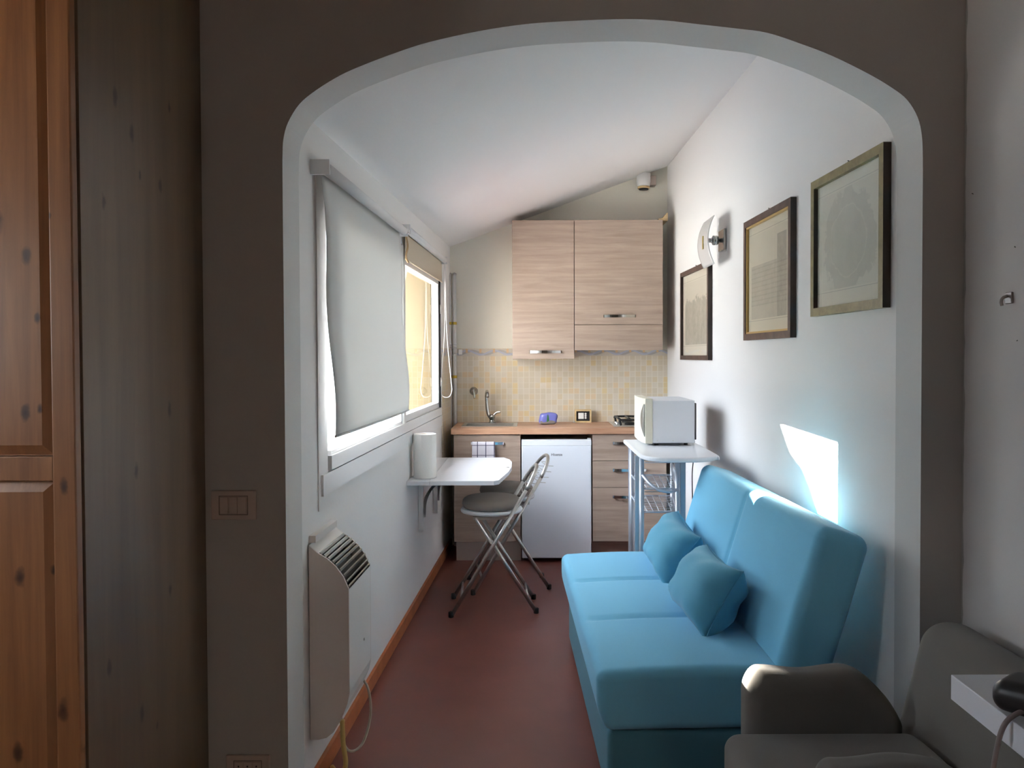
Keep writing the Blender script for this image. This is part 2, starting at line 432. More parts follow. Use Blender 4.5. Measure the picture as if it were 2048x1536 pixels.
def sheet(bm, rows, thick=None):
    """grid of points -> smooth surface; thick = offset vector function giving a second side"""
    def lay(R): return [[bm.verts.new(p) for p in r] for r in R]
    G = lay(rows); m, n = len(G), len(G[0]); fs = []
    def F(*v):
        f = bm.faces.new(v); f.smooth = True; fs.append(f)
    for i in range(m-1):
        for j in range(n-1): F(G[i][j], G[i][j+1], G[i+1][j+1], G[i+1][j])
    if thick:
        T = Vector(thick)
        G2 = lay([[Vector(p)+T for p in r] for r in rows])
        for i in range(m-1):
            for j in range(n-1): F(G2[i][j], G2[i+1][j], G2[i+1][j+1], G2[i][j+1])
        loop = [(0,j) for j in range(n)]+[(i,n-1) for i in range(1,m)]+[(m-1,j) for j in range(n-2,-1,-1)]+[(i,0) for i in range(m-2,0,-1)]
        for a, b in zip(loop, loop[1:]+loop[:1]): F(G[a[0]][a[1]], G2[a[0]][a[1]], G2[b[0]][b[1]], G[b[0]][b[1]])
    bmesh.ops.recalc_face_normals(bm, faces=fs)
    return bm

# ------------------------------------------------------------------ object helpers
WM = {}
def thing(name, label, cat, loc=(0, 0, 0), rotz=0, group=None):
    o = bpy.data.objects.new(name, None); COL.objects.link(o)
    o.location = loc; o.rotation_euler = (0, 0, rotz); o.empty_display_size = .05
    o['label'] = label; o['category'] = cat
    if group: o['group'] = group
    WM[o.name] = Matrix.Translation(loc) @ Matrix.Rotation(rotz, 4, 'Z')
    return o

def obj(name, bm, m, parent=None, local=False, label=None, smooth_angle=None):
    """one mesh object; bm is in world coordinates unless local"""
    base = WM[parent.name] if parent else Matrix.Identity(4)
    if parent and not local: bm.transform(base.inverted())
    me = bpy.data.meshes.new(name); bm.to_mesh(me); bm.free()
    if isinstance(m, (list, tuple)):
        for k in m: me.materials.append(k)
    else: me.materials.append(m)
    o = bpy.data.objects.new(name, me); COL.objects.link(o)
    if parent: o.parent = parent
    WM[o.name] = base
    if label: o['label'] = label
    return o

def tag(o, label, cat, group=None):
    o['label'] = label; o['category'] = cat
    if group: o['group'] = group
    return o

def struct(name, bm, m, parent=None, label=None):
    o = obj(name, bm, m, parent)
    if not parent: o['kind'] = 'structure'
    if label: o['label'] = label
    return o

def copy_tree(o, parent=None):
    c = o.copy(); COL.objects.link(c)
    if parent: c.parent = parent; c.matrix_parent_inverse = o.matrix_parent_inverse.copy()
    for ch in [q for q in bpy.data.objects if q.parent == o]: copy_tree(ch, c)
    return c

# ------------------------------------------------------------------ setting
def wl(y): return -.7936+.0357*y      # kitchen left wall, inner face
def wr(y): return 1.192-.031*y        # kitchen right wall, inner face
YA, YB, YK = 2.28, 2.44, 5.88         # arch wall near face, far face, kitchen back wall
def zc(x): return 2.405+.365*x        # sloping kitchen ceiling

bm = BM(); box(bm, -2.3, 1.5, -1.9, 6.1, -.12, 0); struct('floor', bm, M['floor'])

# arch wall
ARCH = [(568.8,345),(569.2,312),(571.5,278),(581,246),(604,210),(637,183),(685,154),(733,133),(798,109),(862,89),(959,68),(1056,54),(1150,48),(1250,45),
        (1330,48),(1400,56),(1470,64),(1533,73),(1600,95),(1662,119),(1735,155),(1782,183),(1811,206),(1832,240),(1840.5,275),(1842.6,310),(1843,345)]
CZ = 1.39
arch = [((px-1060)*YA/1600, CZ-(py-712)*YA/1600) for px, py in ARCH]
arch = [(p.x, p.z) for p in catmull([(a, 0, b) for a, b in arch], 4)]
xl, xr = -.700, 1.116
arch[0] = (xl, arch[0][1]); arch[-1] = (xr, arch[-1][1])
poly = [(-2.05, 0), (-2.05, 3.0), (1.235, 3.0), (1.235, 0), (xr, 0)]+list(reversed(arch))+[(xl, 0)]
bm = BM(); prism(bm, poly, 'y', YA, YB)
for f in bm.faces:
    c = f.calc_center_median()
    if abs(c.y-(YA+YB)/2) < .02 and len(f.verts) == 4 and xl-.01 < c.x < xr+.01 and c.z < 2.6 and c.z > 0.01: f.material_index = 1
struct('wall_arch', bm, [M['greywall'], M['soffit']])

# kitchen left wall with window opening
W0, W1, ZW0, ZW1 = 2.74, 5.34, 1.0, 2.0
T = .085
def lw(bm, y0, y1, z0, z1, a=0, b=-T):
    hexa(bm, [(wl(y0)+b,y0,z0),(wl(y0)+a,y0,z0),(wl(y1)+a,y1,z0),(wl(y1)+b,y1,z0),
              (wl(y0)+b,y0,z1),(wl(y0)+a,y0,z1),(wl(y1)+a,y1,z1),(wl(y1)+b,y1,z1)])
bm = BM()
lw(bm, YB, W0, 0, 2.4); lw(bm, W1, YK, 0, 2.4); lw(bm, W0, W1, 0, ZW0); lw(bm, W0, W1, ZW1, 2.4)
struct('wall_left', bm, M['white'])
bm = BM(); hexa(bm, [(wr(YB),YB,0),(wr(YB)+.2,YB,0),(wr(YK)+.2,YK,0),(wr(YK),YK,0),(wr(YB),YB,3),(wr(YB)+.2,YB,3),(wr(YK)+.2,YK,3),(wr(YK),YK,3)])
struct('wall_right', bm, M['white'])
bm = BM(); box(bm, -.95, 1.3, YK, YK+.2, 0, 3.0); struct('wall_back', bm, M['cream'])
bm = BM()
hexa(bm, [(-1.0,YB,zc(-1.0)),(1.3,YB,zc(1.3)),(1.3,YK+.1,zc(1.3)),(-1.0,YK+.1,zc(-1.0)),(-1.0,YB,zc(-1)+.12),(1.3,YB,zc(1.3)+.12),(1.3,YK+.1,zc(1.3)+.12),(-1.0,YK+.1,zc(-1)+.12)])
struct('ceiling', bm, M['ceil'])
# tile panels
bm = BM(); box(bm, wl(YK)+.001, wr(YK)-.001, YK-.008, YK-.0005, .60, 1.446); struct('trim_1', bm, M['tile'])
bm = BM(); lw(bm, 5.42, YK-.009, .60, 1.446, .008, .0005); struct('trim_2', bm, M['tile'])
# skirting
bm = BM(); lw(bm, YB+.01, 5.80, 0.0005, .062, .014, .0005); struct('baseboard_left', bm, M['terracotta'])
# near room shell
bm = BM(); box(bm, 1.235, 1.44, -1.75, YA, 0, 3.0); struct('wall_right_near', bm, M['nearwall'])
N0, N1, NZ0, NZ1 = .50, 1.58, 1.28, 1.86
bm = BM()
box(bm, -2.3, -2.05, -1.75, N0, 0, 3.0); box(bm, -2.3, -2.05, N1, YB, 0, 3.0); box(bm, -2.3, -2.05, N0, N1, 0, NZ0); box(bm, -2.3, -2.05, N0, N1, NZ1, 3.0)
struct('wall_left_near', bm, M['nearwall'])
bm = BM(); box(bm, -2.3, 1.44, -1.95, -1.75, 0, 3.0); struct('wall_behind', bm, M['dimwall'])
bm = BM(); box(bm, -2.3, 1.44, -1.95, YB, 3.0, 3.12); struct('ceiling_near', bm, M['beam'])
# wavy painted edge where the grey arch wall meets the white wall
bm = BM(); rows = []
for k in range(121):
    z = 3.0*k/120
    d = .004+.006*(.5+.5*math.sin(z*9.1)*math.sin(z*23.7+1)) + (.003 if math.sin(z*41) > .8 else 0)
    rows.append([(1.2345, YA-.0002, z), (1.2345, YA-d, z)])
sheet(bm, rows); struct('trim_3', bm, M['greywall'])

# kitchen window
win = thing('window_1', 'white two-sash window in the left kitchen wall', 'window', (wl(4), 4, ZW0)); win['kind'] = 'structure'
def wbar(bm, y0, y1, z0, z1, a, b): lw(bm, y0, y1, z0, z1, a, b)
bm = BM()
wbar(bm, W0+.001, W1-.001, ZW0+.001, ZW0+.05, .014, -.06); wbar(bm, W0+.001, W1-.001, ZW1-.05, ZW1-.001, .014, -.05)
wbar(bm, W0+.001, W0+.025, ZW0+.05, ZW1-.05, -.012, -.06); wbar(bm, W1-.05, W1-.001, ZW0+.05, ZW1-.05, .014, -.03)
wbar(bm, 4.035, 4.085, ZW0+.05, ZW1-.05, .014, -.05)
obj('frame', bm, M['pvc'], win)
for (a, b, dark) in ((W0+.027, 4.033, 0), (4.087, W1-.052, 1)):
    bm = BM(); s = .045 if dark else .02; zb, zt = ZW0+.052, ZW1-.052
    wbar(bm, a, b, zb, zb+(.035 if dark else .012), .004, -.045); wbar(bm, a, b, zt-.085, zt, .004, -.045)
    wbar(bm, a, a+s, zb, zt, .004 if dark else -.014, -.045); wbar(bm, b-s+(.012 if dark else -.01), b, zb, zt, .004, -.03)
    sa = obj('sash', bm, M['pvc'], win)
    bm = BM(); wbar(bm, a+s-.004, b-s+(.016 if dark else -.006), zb+.008, zt-.08, -.018, -.022); obj('pane', bm, M['glass'], sa)
    if dark:
        bm = BM(); wbar(bm, b-.004, b+.002, zb, zt, .016, .003); obj('gasket', bm, M['darkgap'], sa)
        bm = BM()
        for zz in (1.22, 1.70): tube(bm, [(wl(b)+.017, b, zz-.03), (wl(b)+.017, b, zz+.03)], .006)
        obj('hinge', bm, M['steel'], sa)
bm = BM(); lw(bm, W0-.09, W1+.02, ZW0-.075, ZW0-.004, .012, .0006); obj('apron', bm, M['pvc'], win)
bm = BM(); lw(bm, W1-.058, W1-.001, ZW0+.052, ZW1-.052, -.047, -T-.015); obj('reveal_darkener', bm, M['outwall'], win)  # beige lining added to darken the overlit far reveal
bm = BM(); lw(bm, W0-.115, W0-.012, ZW0-.12, 2.0, .004, .0006); obj('casing', bm, M['white'], win)
bm = BM(); lw(bm, W0-.010, W0-.0015, ZW0-.05, 1.93, .001, .0004); obj('shadow_gap', bm, M['darkgap'], win)
# window of the near room (left, out of frame)
w2 = thing('window_2', 'window in the left wall of the near room', 'window', (-2.05, .8, NZ0)); w2['kind'] = 'structure'
bm = BM()
for (a, b, c, d) in ((N0+.001, N1-.001, NZ0+.001, NZ0+.06), (N0+.001, N1-.001, NZ1-.06, NZ1-.001), (N0+.001, N0+.06, NZ0+.06, NZ1-.06), (N1-.06, N1-.001, NZ0+.06, NZ1-.06), (1.085, 1.115, NZ0+.06, NZ1-.06)):
    box(bm, -2.13, -2.07, a, b, c, d)
obj('frame', bm, M['pvc'], w2)
bm = BM(); box(bm, -2.102, -2.098, N0+.05, N1-.05, NZ0+.05, NZ1-.05); obj('pane', bm, M['glass'], w2)

# outside
bm = BM(); box(bm, -14, -2.32, -8, 16, -.3, -.15); box(bm, -2.32, -.82, YB+.05, 5.86, -.3, -.15); struct('ground', bm, M['ground'])
bm = BM()
prism(bm, [(-.94, -.15), (-.915, 1.4), (-.875, 1.88), (-.84, 2.06), (-.70, 2.3), (-.70, -.15)], 'y', 5.60, 5.86)
struct('wall_outside', bm, M['outwall'])
# added unseen sun blocker, outline and slot shaped to trim the sun patches
bm = BM(); prism(bm, [(-13.115, -.15), (-14.6, -.15), (-14.6, 8.2), (-11.69, 8.2), (-11.66, 6.30), (-11.6, 6.27), (-11.48, 6.27), (-11.3, 6.225), (-11.17, 6.27), (-11.03, 6.285), (-10.85, 6.25), (-10.71, 6.28), (-10.5, 6.33), (-10.2, 6.36), (-7.5, 6.5), (-7.5, -.15), (-13.0, -.15), (-13.0, 6.575), (-13.115, 6.575)], 'y', 12.0, 12.03)
struct('sun_blocker', bm, M['outwall'])

# ------------------------------------------------------------------ wardrobe
WX, WY0, WY1 = -.925, 1.655, 2.27
w = thing('wardrobe', 'tall pine wardrobe against the arch wall at the left edge', 'wardrobe', (-1.46, 1.96, 0))
bm = BM(); box(bm, WX-.022, WX, WY0, WY1, 0, 2.75, .001); obj('side_panel', bm, M['pinedark'], w, label='dark brown side panel')
bm = BM(); box(bm, -2.0, -1.978, WY0, WY1, 0, 2.75); box(bm, -1.977, WX-.023, WY0, WY1, 2.72, 2.75); box(bm, -1.977, WX-.023, WY0, WY1, .04, .07)
box(bm, -1.977, WX-.023, WY1-.01, WY1, .07, 2.72); obj('carcass', bm, M['pine'], w)
def wdoor(x0, x1):
    y0, y1 = WY0-.026, WY0-.004; st = .048
    bm = BM()
    box(bm, x1-st, x1, y0, y1, .05, 2.74, .003); box(bm, x0, x0+st, y0, y1, .05, 2.74, .003)
    for a, b in ((2.66, 2.739), (1.138, 1.188), (.051, .13)): box(bm, x0+st-.001, x1-st+.001, y0+.0005, y1, a, b, .002)
    d = obj('door', bm, M['pine'], w)
    for a, b in ((1.189, 2.659), (.131, 1.137)):
        bm = BM(); box(bm, x0+st, x1-st, y0+.012, y1-.002, a, b)
        # raised field with a sloped moulding round it
        i = .02; X0, X1 = x0+st+.002, x1-st-.002; Z0, Z1 = a+.002, b-.002
        v = [bm.verts.new(p) for p in ((X0,y0+.012,Z0),(X1,y0+.012,Z0),(X1,y0+.012,Z1),(X0,y0+.012,Z1),(X0+i,y0+.004,Z0+i),(X1-i,y0+.004,Z0+i),(X1-i,y0+.004,Z1-i),(X0+i,y0+.004,Z1-i))]
        for f in ((4,5,6,7),(0,1,5,4),(1,2,6,5),(2,3,7,6),(3,0,4,7)): bm.faces.new([v[k] for k in f])
        obj('panel', bm, M['pine'], d)
    return d
wdoor(-1.458, WX-.003); wdoor(-1.998, -1.462)

# ------------------------------------------------------------------ switch plates on the arch wall
def plate(px0, px1, py0, py1, name, label, cat, kind):
    f = lambda px: (px-1060)*YA/1600
    g = lambda py: CZ-(py-712)*YA/1600
    x0, x1, z1, z0 = f(px0), f(px1), g(py0), g(py1)
    t = thing(name, label, cat, ((x0+x1)/2, YA, (z0+z1)/2))
    bm = BM(); box(bm, x0, x1, YA-.009, YA-.0003, z0, z1, .003); obj('cover_plate', bm, M['switch'], t)
    h = (z1-z0); c = (x0+x1)/2; mz = (z0+z1)/2; w_ = (x1-x0)*.61
    for k in range(3):
        a = c-w_/2+w_*k/3+.0012; b = c-w_/2+w_*(k+1)/3-.0012
        bm = BM(); box(bm, a, b, YA-.0122, YA-.0085, mz-h*.29, mz+h*.29, .0015)
        if kind == 'rocker': obj('rocker_switch', bm, M['switch'], t)
        else:
            s = obj('socket', bm, M['switch'], t)
            bm = BM()
            for dz in (-.012, 0, .012): lathe(bm, [(.0025, -.0005), (.0025, .0005)], ((a+b)/2, YA-.0122, mz+dz), 'y', 10)
            obj('pin_hole', bm, M['black'], s)
    bm = BM(); bw = w_/2+.002
    for (a, b, d, e) in ((c-bw, c+bw, mz+h*.31, mz+h*.325), (c-bw, c+bw, mz-h*.325, mz-h*.31), (c-bw, c-bw+.0012, mz-h*.32, mz+h*.32), (c+bw-.0012, c+bw, mz-h*.32, mz+h*.32)):
        box(bm, a, b, YA-.0096, YA-.0088, d, e)
    obj('module_rim', bm, M['darkgap'], t)
plate(421, 511, 979, 1038, 'light_switch', 'cream three-button light switch plate left of the arch', 'light switch', 'rocker')
plate(445, 533, 1514, 1573, 'power_outlet', 'cream socket plate low on the grey arch wall', 'socket', 'socket')

# ------------------------------------------------------------------ gas heater
H0, H1 = 2.515, 2.80
t = thing('gas_heater', 'grey wall gas heater with slatted top grille beside the arch', 'heater', (wl(2.65), 2.65, .17))
prof = [(0.004, .176), (.03, .176), (.055, .182), (.078, .200), (.103, .242), (.122, .29), (.129, .325), (.129, .655), (.112, .695), (.088, .728), (.062, .752), (.036, .768), (.030, .772), (.004, .795)]
def hprof(y, inset=0): return [Vector((wl(y)+d, y, z)) for d, z in prof]
bm = BM(); A = [bm.verts.new(p) for p in hprof(H0+.004)]; B = [bm.verts.new(p) for p in hprof(H1-.004)]
for i in range(len(A)-1):
    if 7 <= i <= 10: continue      # opening for the grille
    f = bm.faces.new((A[i], B[i], B[i+1], A[i+1]))
bm.faces.new((A[-1], B[-1], B[0], A[0]))
bmesh.ops.recalc_face_normals(bm, faces=bm.faces); obj('casing', bm, M['heater'], t)
for y0, y1 in ((H0-.004, H0+.004), (H1-.004, H1+.004)):
    bm = BM(); A = [bm.verts.new(p) for p in hprof(y0)]; B = [bm.verts.new(p) for p in hprof(y1)]
    bm.faces.new(A); bm.faces.new(list(reversed(B))); n = len(A)
    for i in range(n): bm.faces.new((A[i], B[i], B[(i+1) % n], A[(i+1) % n]))
    bmesh.ops.recalc_face_normals(bm, faces=bm.faces); obj('end_panel', bm, M['heaterside'], t, label='darker grey curved end panel')
bm = BM()
back = [Vector((wl(2.65)+d-.03, 0, z-.03)) for d, z in prof[7:12]]
vs0 = [bm.verts.new((p.x, H0+.006, p.z)) for p in back]; vs1 = [bm.verts.new((p.x+.0357*.28, H1-.006, p.z)) for p in back]
for i in range(4): bm.faces.new((vs0[i], vs1[i], vs1[i+1], vs0[i+1]))
obj('grille_backing', bm, M['darkgap'], t)
gp = catmull([(d, 0, z) for d, z in prof[7:12]], 8)
for k in range(9):
    p = gp[int(1+k*(len(gp)-3)/8)]; q = gp[min(len(gp)-1, int(1+k*(len(gp)-3)/8)+1)]
    tg = (q-p).normalized(); nn = Vector((-tg.z, 0, tg.x)); nn = nn if nn.x+nn.z > 0 else -nn
    bm = BM(); pts0 = []
    for (a, b) in ((-.0035, -.008), (.0035, -.004), (.006, .002), (.002, .003), (-.004, -.002)):
        pts0.append(p+tg*a+nn*b)
    Av = [bm.verts.new((wl(H0)+v.x, H0+.0045, v.z)) for v in pts0]; Bv = [bm.verts.new((wl(H1)+v.x, H1-.0045, v.z)) for v in pts0]
    bm.faces.new(Av); bm.faces.new(list(reversed(Bv)))
    for i in range(5): bm.faces.new((Av[i], Bv[i], Bv[(i+1) % 5], Av[(i+1) % 5]))
    bmesh.ops.recalc_face_normals(bm, faces=bm.faces); obj('grille_slat', bm, M['grille'], t)
bm = BM(); lw(bm, H0+.01, H1-.03, .80, .822, .022, .001); obj('wall_bracket', bm, M['heaterside'], t)
bm = BM(); lathe(bm, [(.005, 0), (.005, .003), (0, .004)], (wl(2.70)+.129, 2.70, .43), 'x', 12); obj('screw', bm, M['steel'], t)
bm = BM(); tube(bm, catmull([(wl(2.62)+.075, 2.62, .19), (wl(2.62)+.08, 2.61, .12), (wl(2.62)+.09, 2.60, .05), (wl(2.62)+.07, 2.60, .012), (wl(2.62)+.03, 2.66, .012)]), .008); obj('gas_hose', bm, M['hose'], t)
bm = BM(); tube(bm, catmull([(wl(2.78)+.10, 2.78, .27), (wl(2.78)+.125, 2.78, .22), (wl(2.78)+.133, 2.77, .14), (wl(2.78)+.115, 2.74, .06), (wl(2.78)+.085, 2.70, .045), (wl(2.78)+.066, 2.66, .09), (wl(2.78)+.062, 2.64, .19)]), .0045); obj('power_cable', bm, M['cablewhite'], t)

# ------------------------------------------------------------------ roller blinds
def blind(y0, y1, zt, zb, mat, name_label, off_top, off_bot, big=True):
    t = thing('roller_blind', name_label, 'roller blind', (wl((y0+y1)/2), (y0+y1)/2, zt), group='roller blinds over the window')
    bm = BM(); tube(bm, [(wl(y0)+.045, y0, zt), (wl(y1)+.045, y1, zt)], .019, 16); obj('roller_tube', bm, M['pvc'], t)
    for y in (y0-.012, y1+.002):
        bm = BM(); lw(bm, y, y+.010, zt-.024, zt+.024, .062, .0006); obj('bracket', bm, M['pvc'], t)
    rows = []; n, m = 28, 22
    for i in range(n+1):
        s = i/n; z = zt-.012-(zt-.012-zb)*s; r = []
        for j in range(m+1):
            q = j/m; y = y0+.02+(y1-y0-.04)*q
            o = off_top+(off_bot-off_top)*(s**.7)
            if big: o += .007*math.sin(s*7.5+q*.6)*s+.010*(abs(2*q-1)**6)*math.sin(s*9+1)*s
            if i == 0: o = off_top
            yy = y + (.012*math.sin(s*8+.5)*s*(abs(2*q-1)**4) if big else 0)
            r.append((wl(yy)+o, yy, z+(0 if not big else .0)))
        rows.append(r)
    bm = BM(); sheet(bm, rows, (-.0012, 0, 0)); fb = obj('fabric', bm, mat, t)
    bm = BM(); e = rows[-1]
    tube(bm, [Vector(e[0])+Vector((0, 0, .004)), Vector(e[-1])+Vector((0, 0, .004))] if not big else [Vector(p)+Vector((0, 0, .004)) for p in e], .0045, 8)
    obj('hem_bar', bm, mat, fb)
    return t
b1 = blind(2.585, 3.90, 1.998, 1.125, M['blind'], 'white roller blind pulled down over the near sash', .026, .062)
bm = BM(); tube(bm, catmull([(wl(3.9)+.05, 3.92, 1.985), (wl(3.9)+.058, 3.93, 1.93), (wl(3.9)+.05, 3.925, 1.88), (wl(3.9)+.06, 3.93, 1.85), (wl(3.9)+.048, 3.925, 1.87)]), .0045, 8); obj('chain', bm, M['chainmat'], b1)
bm = BM(); lathe(bm, [(.014, 0), (.023, .003), (.023, .012), (.016, .016), (.016, .02)], (wl(3.905)+.047, 3.903, 1.998), 'y', 18); obj('end_cap', bm, M['chrome'], b1)
b2 = blind(3.985, 5.27, 2.02, 1.872, M['blindbeige'], 'beige roller blind rolled almost fully up at the far sash', .030, .032, False)
bm = BM()
cx = wl(5.275)+.045
tube(bm, catmull([(cx+.004, 5.30, 2.01), (cx+.005, 5.30, 1.75), (cx+.012, 5.30, 1.52), (cx+.036, 5.30, 1.24), (cx+.042, 5.30, 1.17), (cx+.03, 5.30, 1.128), (cx+.005, 5.30, 1.118), (cx-.022, 5.30, 1.130), (cx-.034, 5.30, 1.18), (cx-.026, 5.30, 1.28), (cx-.004, 5.30, 1.55), (cx-.002, 5.30, 1.78), (cx-.003, 5.30, 2.01)]), .0028, 8)
obj('pull_cord', bm, M['pvc'], b2)

# ------------------------------------------------------------------ fold-down table
TZ = .74
t = thing('fold_down_table', 'white fold-down wall table below the kitchen window', 'table', (wl(4.65), 4.65, TZ))
def tpoly(x0f, pts): return pts
bm = BM(); xa = -.527
prism(bm, [(wl(4.15)+.001, 4.15), (xa-.001, 4.15), (xa-.001, 5.12), (wl(5.12)+.001, 5.12)], 'z', TZ-.022, TZ); obj('fixed_leaf', bm, M['lam'], t)
bm = BM()
prism(bm, [(xa+.001, 4.15), (-.19, 4.15), (-.165, 4.18), (-.122, 4.50), (-.110, 4.68), (-.113, 4.90), (-.13, 5.02), (-.17, 5.12), (xa+.001, 5.12)], 'z', TZ-.022, TZ); tl = obj('drop_leaf', bm, M['lam'], t)
bm = BM(); lathe(bm, [(.012, 0), (.012, .002), (0, .002)], (-.135, 4.66, TZ), 'z', 12); obj('edge_chip', bm, M['tube'], tl, label='small grey chip at the rounded end')
for yb in (4.50, 5.02):
    bm = BM(); x0 = wl(yb)
    box(bm, x0+.002, x0+.030, yb-.012, yb+.012, TZ-.335, TZ-.035); box(bm, x0+.012, x0+.26, yb-.012, yb+.012, TZ-.034, TZ-.0235)
    pts = catmull([(x0+.032, yb, TZ-.25), (x0+.038, yb, TZ-.17), (x0+.07, yb, TZ-.10), (x0+.12, yb, TZ-.06), (x0+.18, yb, TZ-.042)], 6)
    for a, b in zip(pts[:-1], pts[1:]):
        hexa(bm, [(a.x-.009, yb-.009, a.z-.006), (a.x+.010, yb-.009, a.z-.006), (a.x+.010, yb+.009, a.z-.006), (a.x-.009, yb+.009, a.z-.006),
                  (b.x-.009, yb-.009, b.z+.004), (b.x+.010, yb-.009, b.z+.004), (b.x+.010, yb+.009, b.z+.004), (b.x-.009, yb+.009, b.z+.004)])
    obj('bracket', bm, M['pvc'], t)

# paper towel rolls standing on the table
def roll(x, y, label, r=.062, h=.235):
    t = thing('paper_towel_roll', label, 'paper towel roll', (x, y, TZ+.0005))
    bm = BM(); lathe(bm, [(.022, 0), (r-.002, 0), (r, .003), (r, h-.003), (r-.002, h), (.022, h), (.022, 0)], (x, y, TZ+.0005), 'z', 40)
    rp = obj('paper', bm, M['paper'], t)
    bm = BM(); lathe(bm, [(.0185, .001), (.0215, .001), (.0215, h-.001), (.0185, h-.001), (.0185, .001)], (x, y, TZ+.0005), 'z', 24); obj('core', bm, M['palewood'], t)
    # loose end of the sheet
    rows = []
    for k in range(9):
        a = -1.75+.9*k/8; rr = r+.0012+.003*(k/8)**2
        rows.append([(x+rr*math.cos(a), y+rr*math.sin(a), TZ+.002+(h-.004)*s) for s in (0, .5, 1)])
    bm = BM(); sheet(bm, rows); obj('loose_sheet', bm, M['paper'], t)
roll(-.566, 4.285, 'upright white paper towel roll standing on the fold-down table')

# ------------------------------------------------------------------ folding chairs (local: faces -x)
def folding_chair(loc, rot, label):
    t = thing('folding_chair', label, 'chair', loc, rot, 'folding chairs at the table')
    R = .0105; zs = .545
    long_f = lambda y: [(-.215, y, .012), (.045, y*.97, .44), (.175, y*.95, .655)]
    # long tubes run from the front feet up into the round back hoop
    for s in (-1, 1):
        bm = BM(); y = s*.165
        tube(bm, [(-.215, y, .012), (.184, y*.96, .672)], R, 12); obj('long_leg', bm, M['tube'], t, local=True)
        bm = BM(); lathe(bm, [(.013, 0), (.014, .004), (.014, .028), (.011, .03)], (-.219, y, 0), 'z', 14); obj('foot_cap', bm, M['rubber'], t, local=True)
        bm = BM(); tube(bm, [(-.085, s*.125, zs-.024), (.235, s*.125, .012)], R, 12); obj('short_leg', bm, M['tube'], t, local=True)
        bm = BM(); lathe(bm, [(.013, 0), (.014, .004), (.014, .026), (.011, .028)], (.238, s*.125, 0), 'z', 14); obj('foot_cap', bm, M['rubber'], t, local=True)
    pts = [(.184, -.158, .672)]
    for k in range(1, 16):
        a = PI*k/16; pts.append((.184+.066*math.sin(a)*1.0, -.158*math.cos(a), .672+.112*math.sin(a)))
    pts.append((.184, .158, .672))
    bm = BM(); tube(bm, pts, R, 12); obj('back_hoop', bm, M['tube'], t, local=True)
    for k, zz in enumerate((.645, .675, .705, .735)):
        bm = BM(); s = .145-(.0 if zz < .68 else (zz-.68)*.9); xx = .170+(zz-.645)*.62
        tube(bm, catmull([(xx+.045, -s, zz-.005), (xx+.008, -s*.98, zz), (xx, 0, zz+.002), (xx+.008, s*.98, zz), (xx+.045, s, zz-.005)], 5), .0018, 6); obj('back_wire', bm, M['tube'], t, local=True)
    bm = BM(); tube(bm, [(-.165, -.16, .092), (-.165, .16, .092)], .007, 10); obj('cross_bar', bm, M['tube'], t, local=True)
    bm = BM(); tube(bm, [(.19, -.121, .092), (.19, .121, .092)], .007, 10); obj('cross_bar', bm, M['tube'], t, local=True)
    bm = BM(); lathe(bm, [(0, zs-.016), (.145, zs-.016), (.168, zs-.010), (.172, zs), (.168, zs+.008), (0, zs+.008)], (0, 0, 0), 'z', 40); obj('seat', bm, M['lam'], t, local=True)
    for s in (-1, 1):
        bm = BM(); box(bm, -.10, .12, s*.125-.008, s*.125+.008, zs-.034, zs-.0165); obj('seat_rail', bm, M['tube'], t, local=True)
    bm = BM(); lathe(bm, [(0, .009), (.13, .009), (.155, .016), (.163, .035), (.158, .055), (.142, .068), (.10, .076), (0, .080)], (0, 0, zs), 'z', 44)
    obj('seat_cushion', bm, M['cushgrey'], t, local=True)
    return t
folding_chair((-.215, 4.41, 0), math.radians(3), 'grey folding chair with round cushion, the nearer of two at the table')
folding_chair((-.145, 4.83, 0), math.radians(9), 'grey folding chair behind the other, closer to the kitchen units')

# ------------------------------------------------------------------ kitchen units
FY = 5.365     # door fronts
def handle(x, z, y, parent, w=.215):
    bm = BM()
    pts = []
    for k in range(17):
        s = -1+2*k/16; pts.append((x+s*w/2, y-.012-.020*math.cos(s*PI/2), z))
    for a, b in zip(pts[:-1], pts[1:]):
        hexa(bm, [(a[0], a[1], z-.009), (b[0], b[1], z-.009), (b[0], b[1]+.005, z-.009), (a[0], a[1]+.005, z-.009),
                  (a[0], a[1], z+.009), (b[0], b[1], z+.009), (b[0], b[1]+.005, z+.009), (a[0], a[1]+.005, z+.009)])
    box(bm, x-w/2, x-w/2+.016, y-.0135, y-.0004, z-.009, z+.009); box(bm, x+w/2-.016, x+w/2, y-.0135, y-.0004, z-.009, z+.009)
    box(bm, x-.012, x+.012, y-.0335, y-.025, z-.0095, z+.0095)
    bmesh.ops.remove_doubles(bm, verts=bm.verts, dist=1e-5)
    return obj('handle', bm, M['chrome'], parent)
# left base unit
c = thing('base_cabinet', 'pale oak base cabinet under the sink with a chrome bar handle', 'cabinet', (-.29, 5.6, 0), group='kitchen base units')
bm = BM(); box(bm, -.515, -.499, FY+.021, YK-.012, .135, .862); box(bm, -.082, -.066, FY+.021, YK-.012, .135, .862); box(bm, -.499, -.082, FY+.021, YK-.012, .135, .151); obj('carcass', bm, M['oak'], c)
bm = BM(); box(bm, -.515, -.066, FY, FY+.019, .14, .860, .0015); d = obj('door', bm, M['oak'], c); handle(-.288, .805, FY, d, .22)
bm = BM(); box(bm, -.505, -.066, FY+.055, FY+.07, 0, .134); obj('plinth', bm, M['alu'], c, label='brushed aluminium plinth')
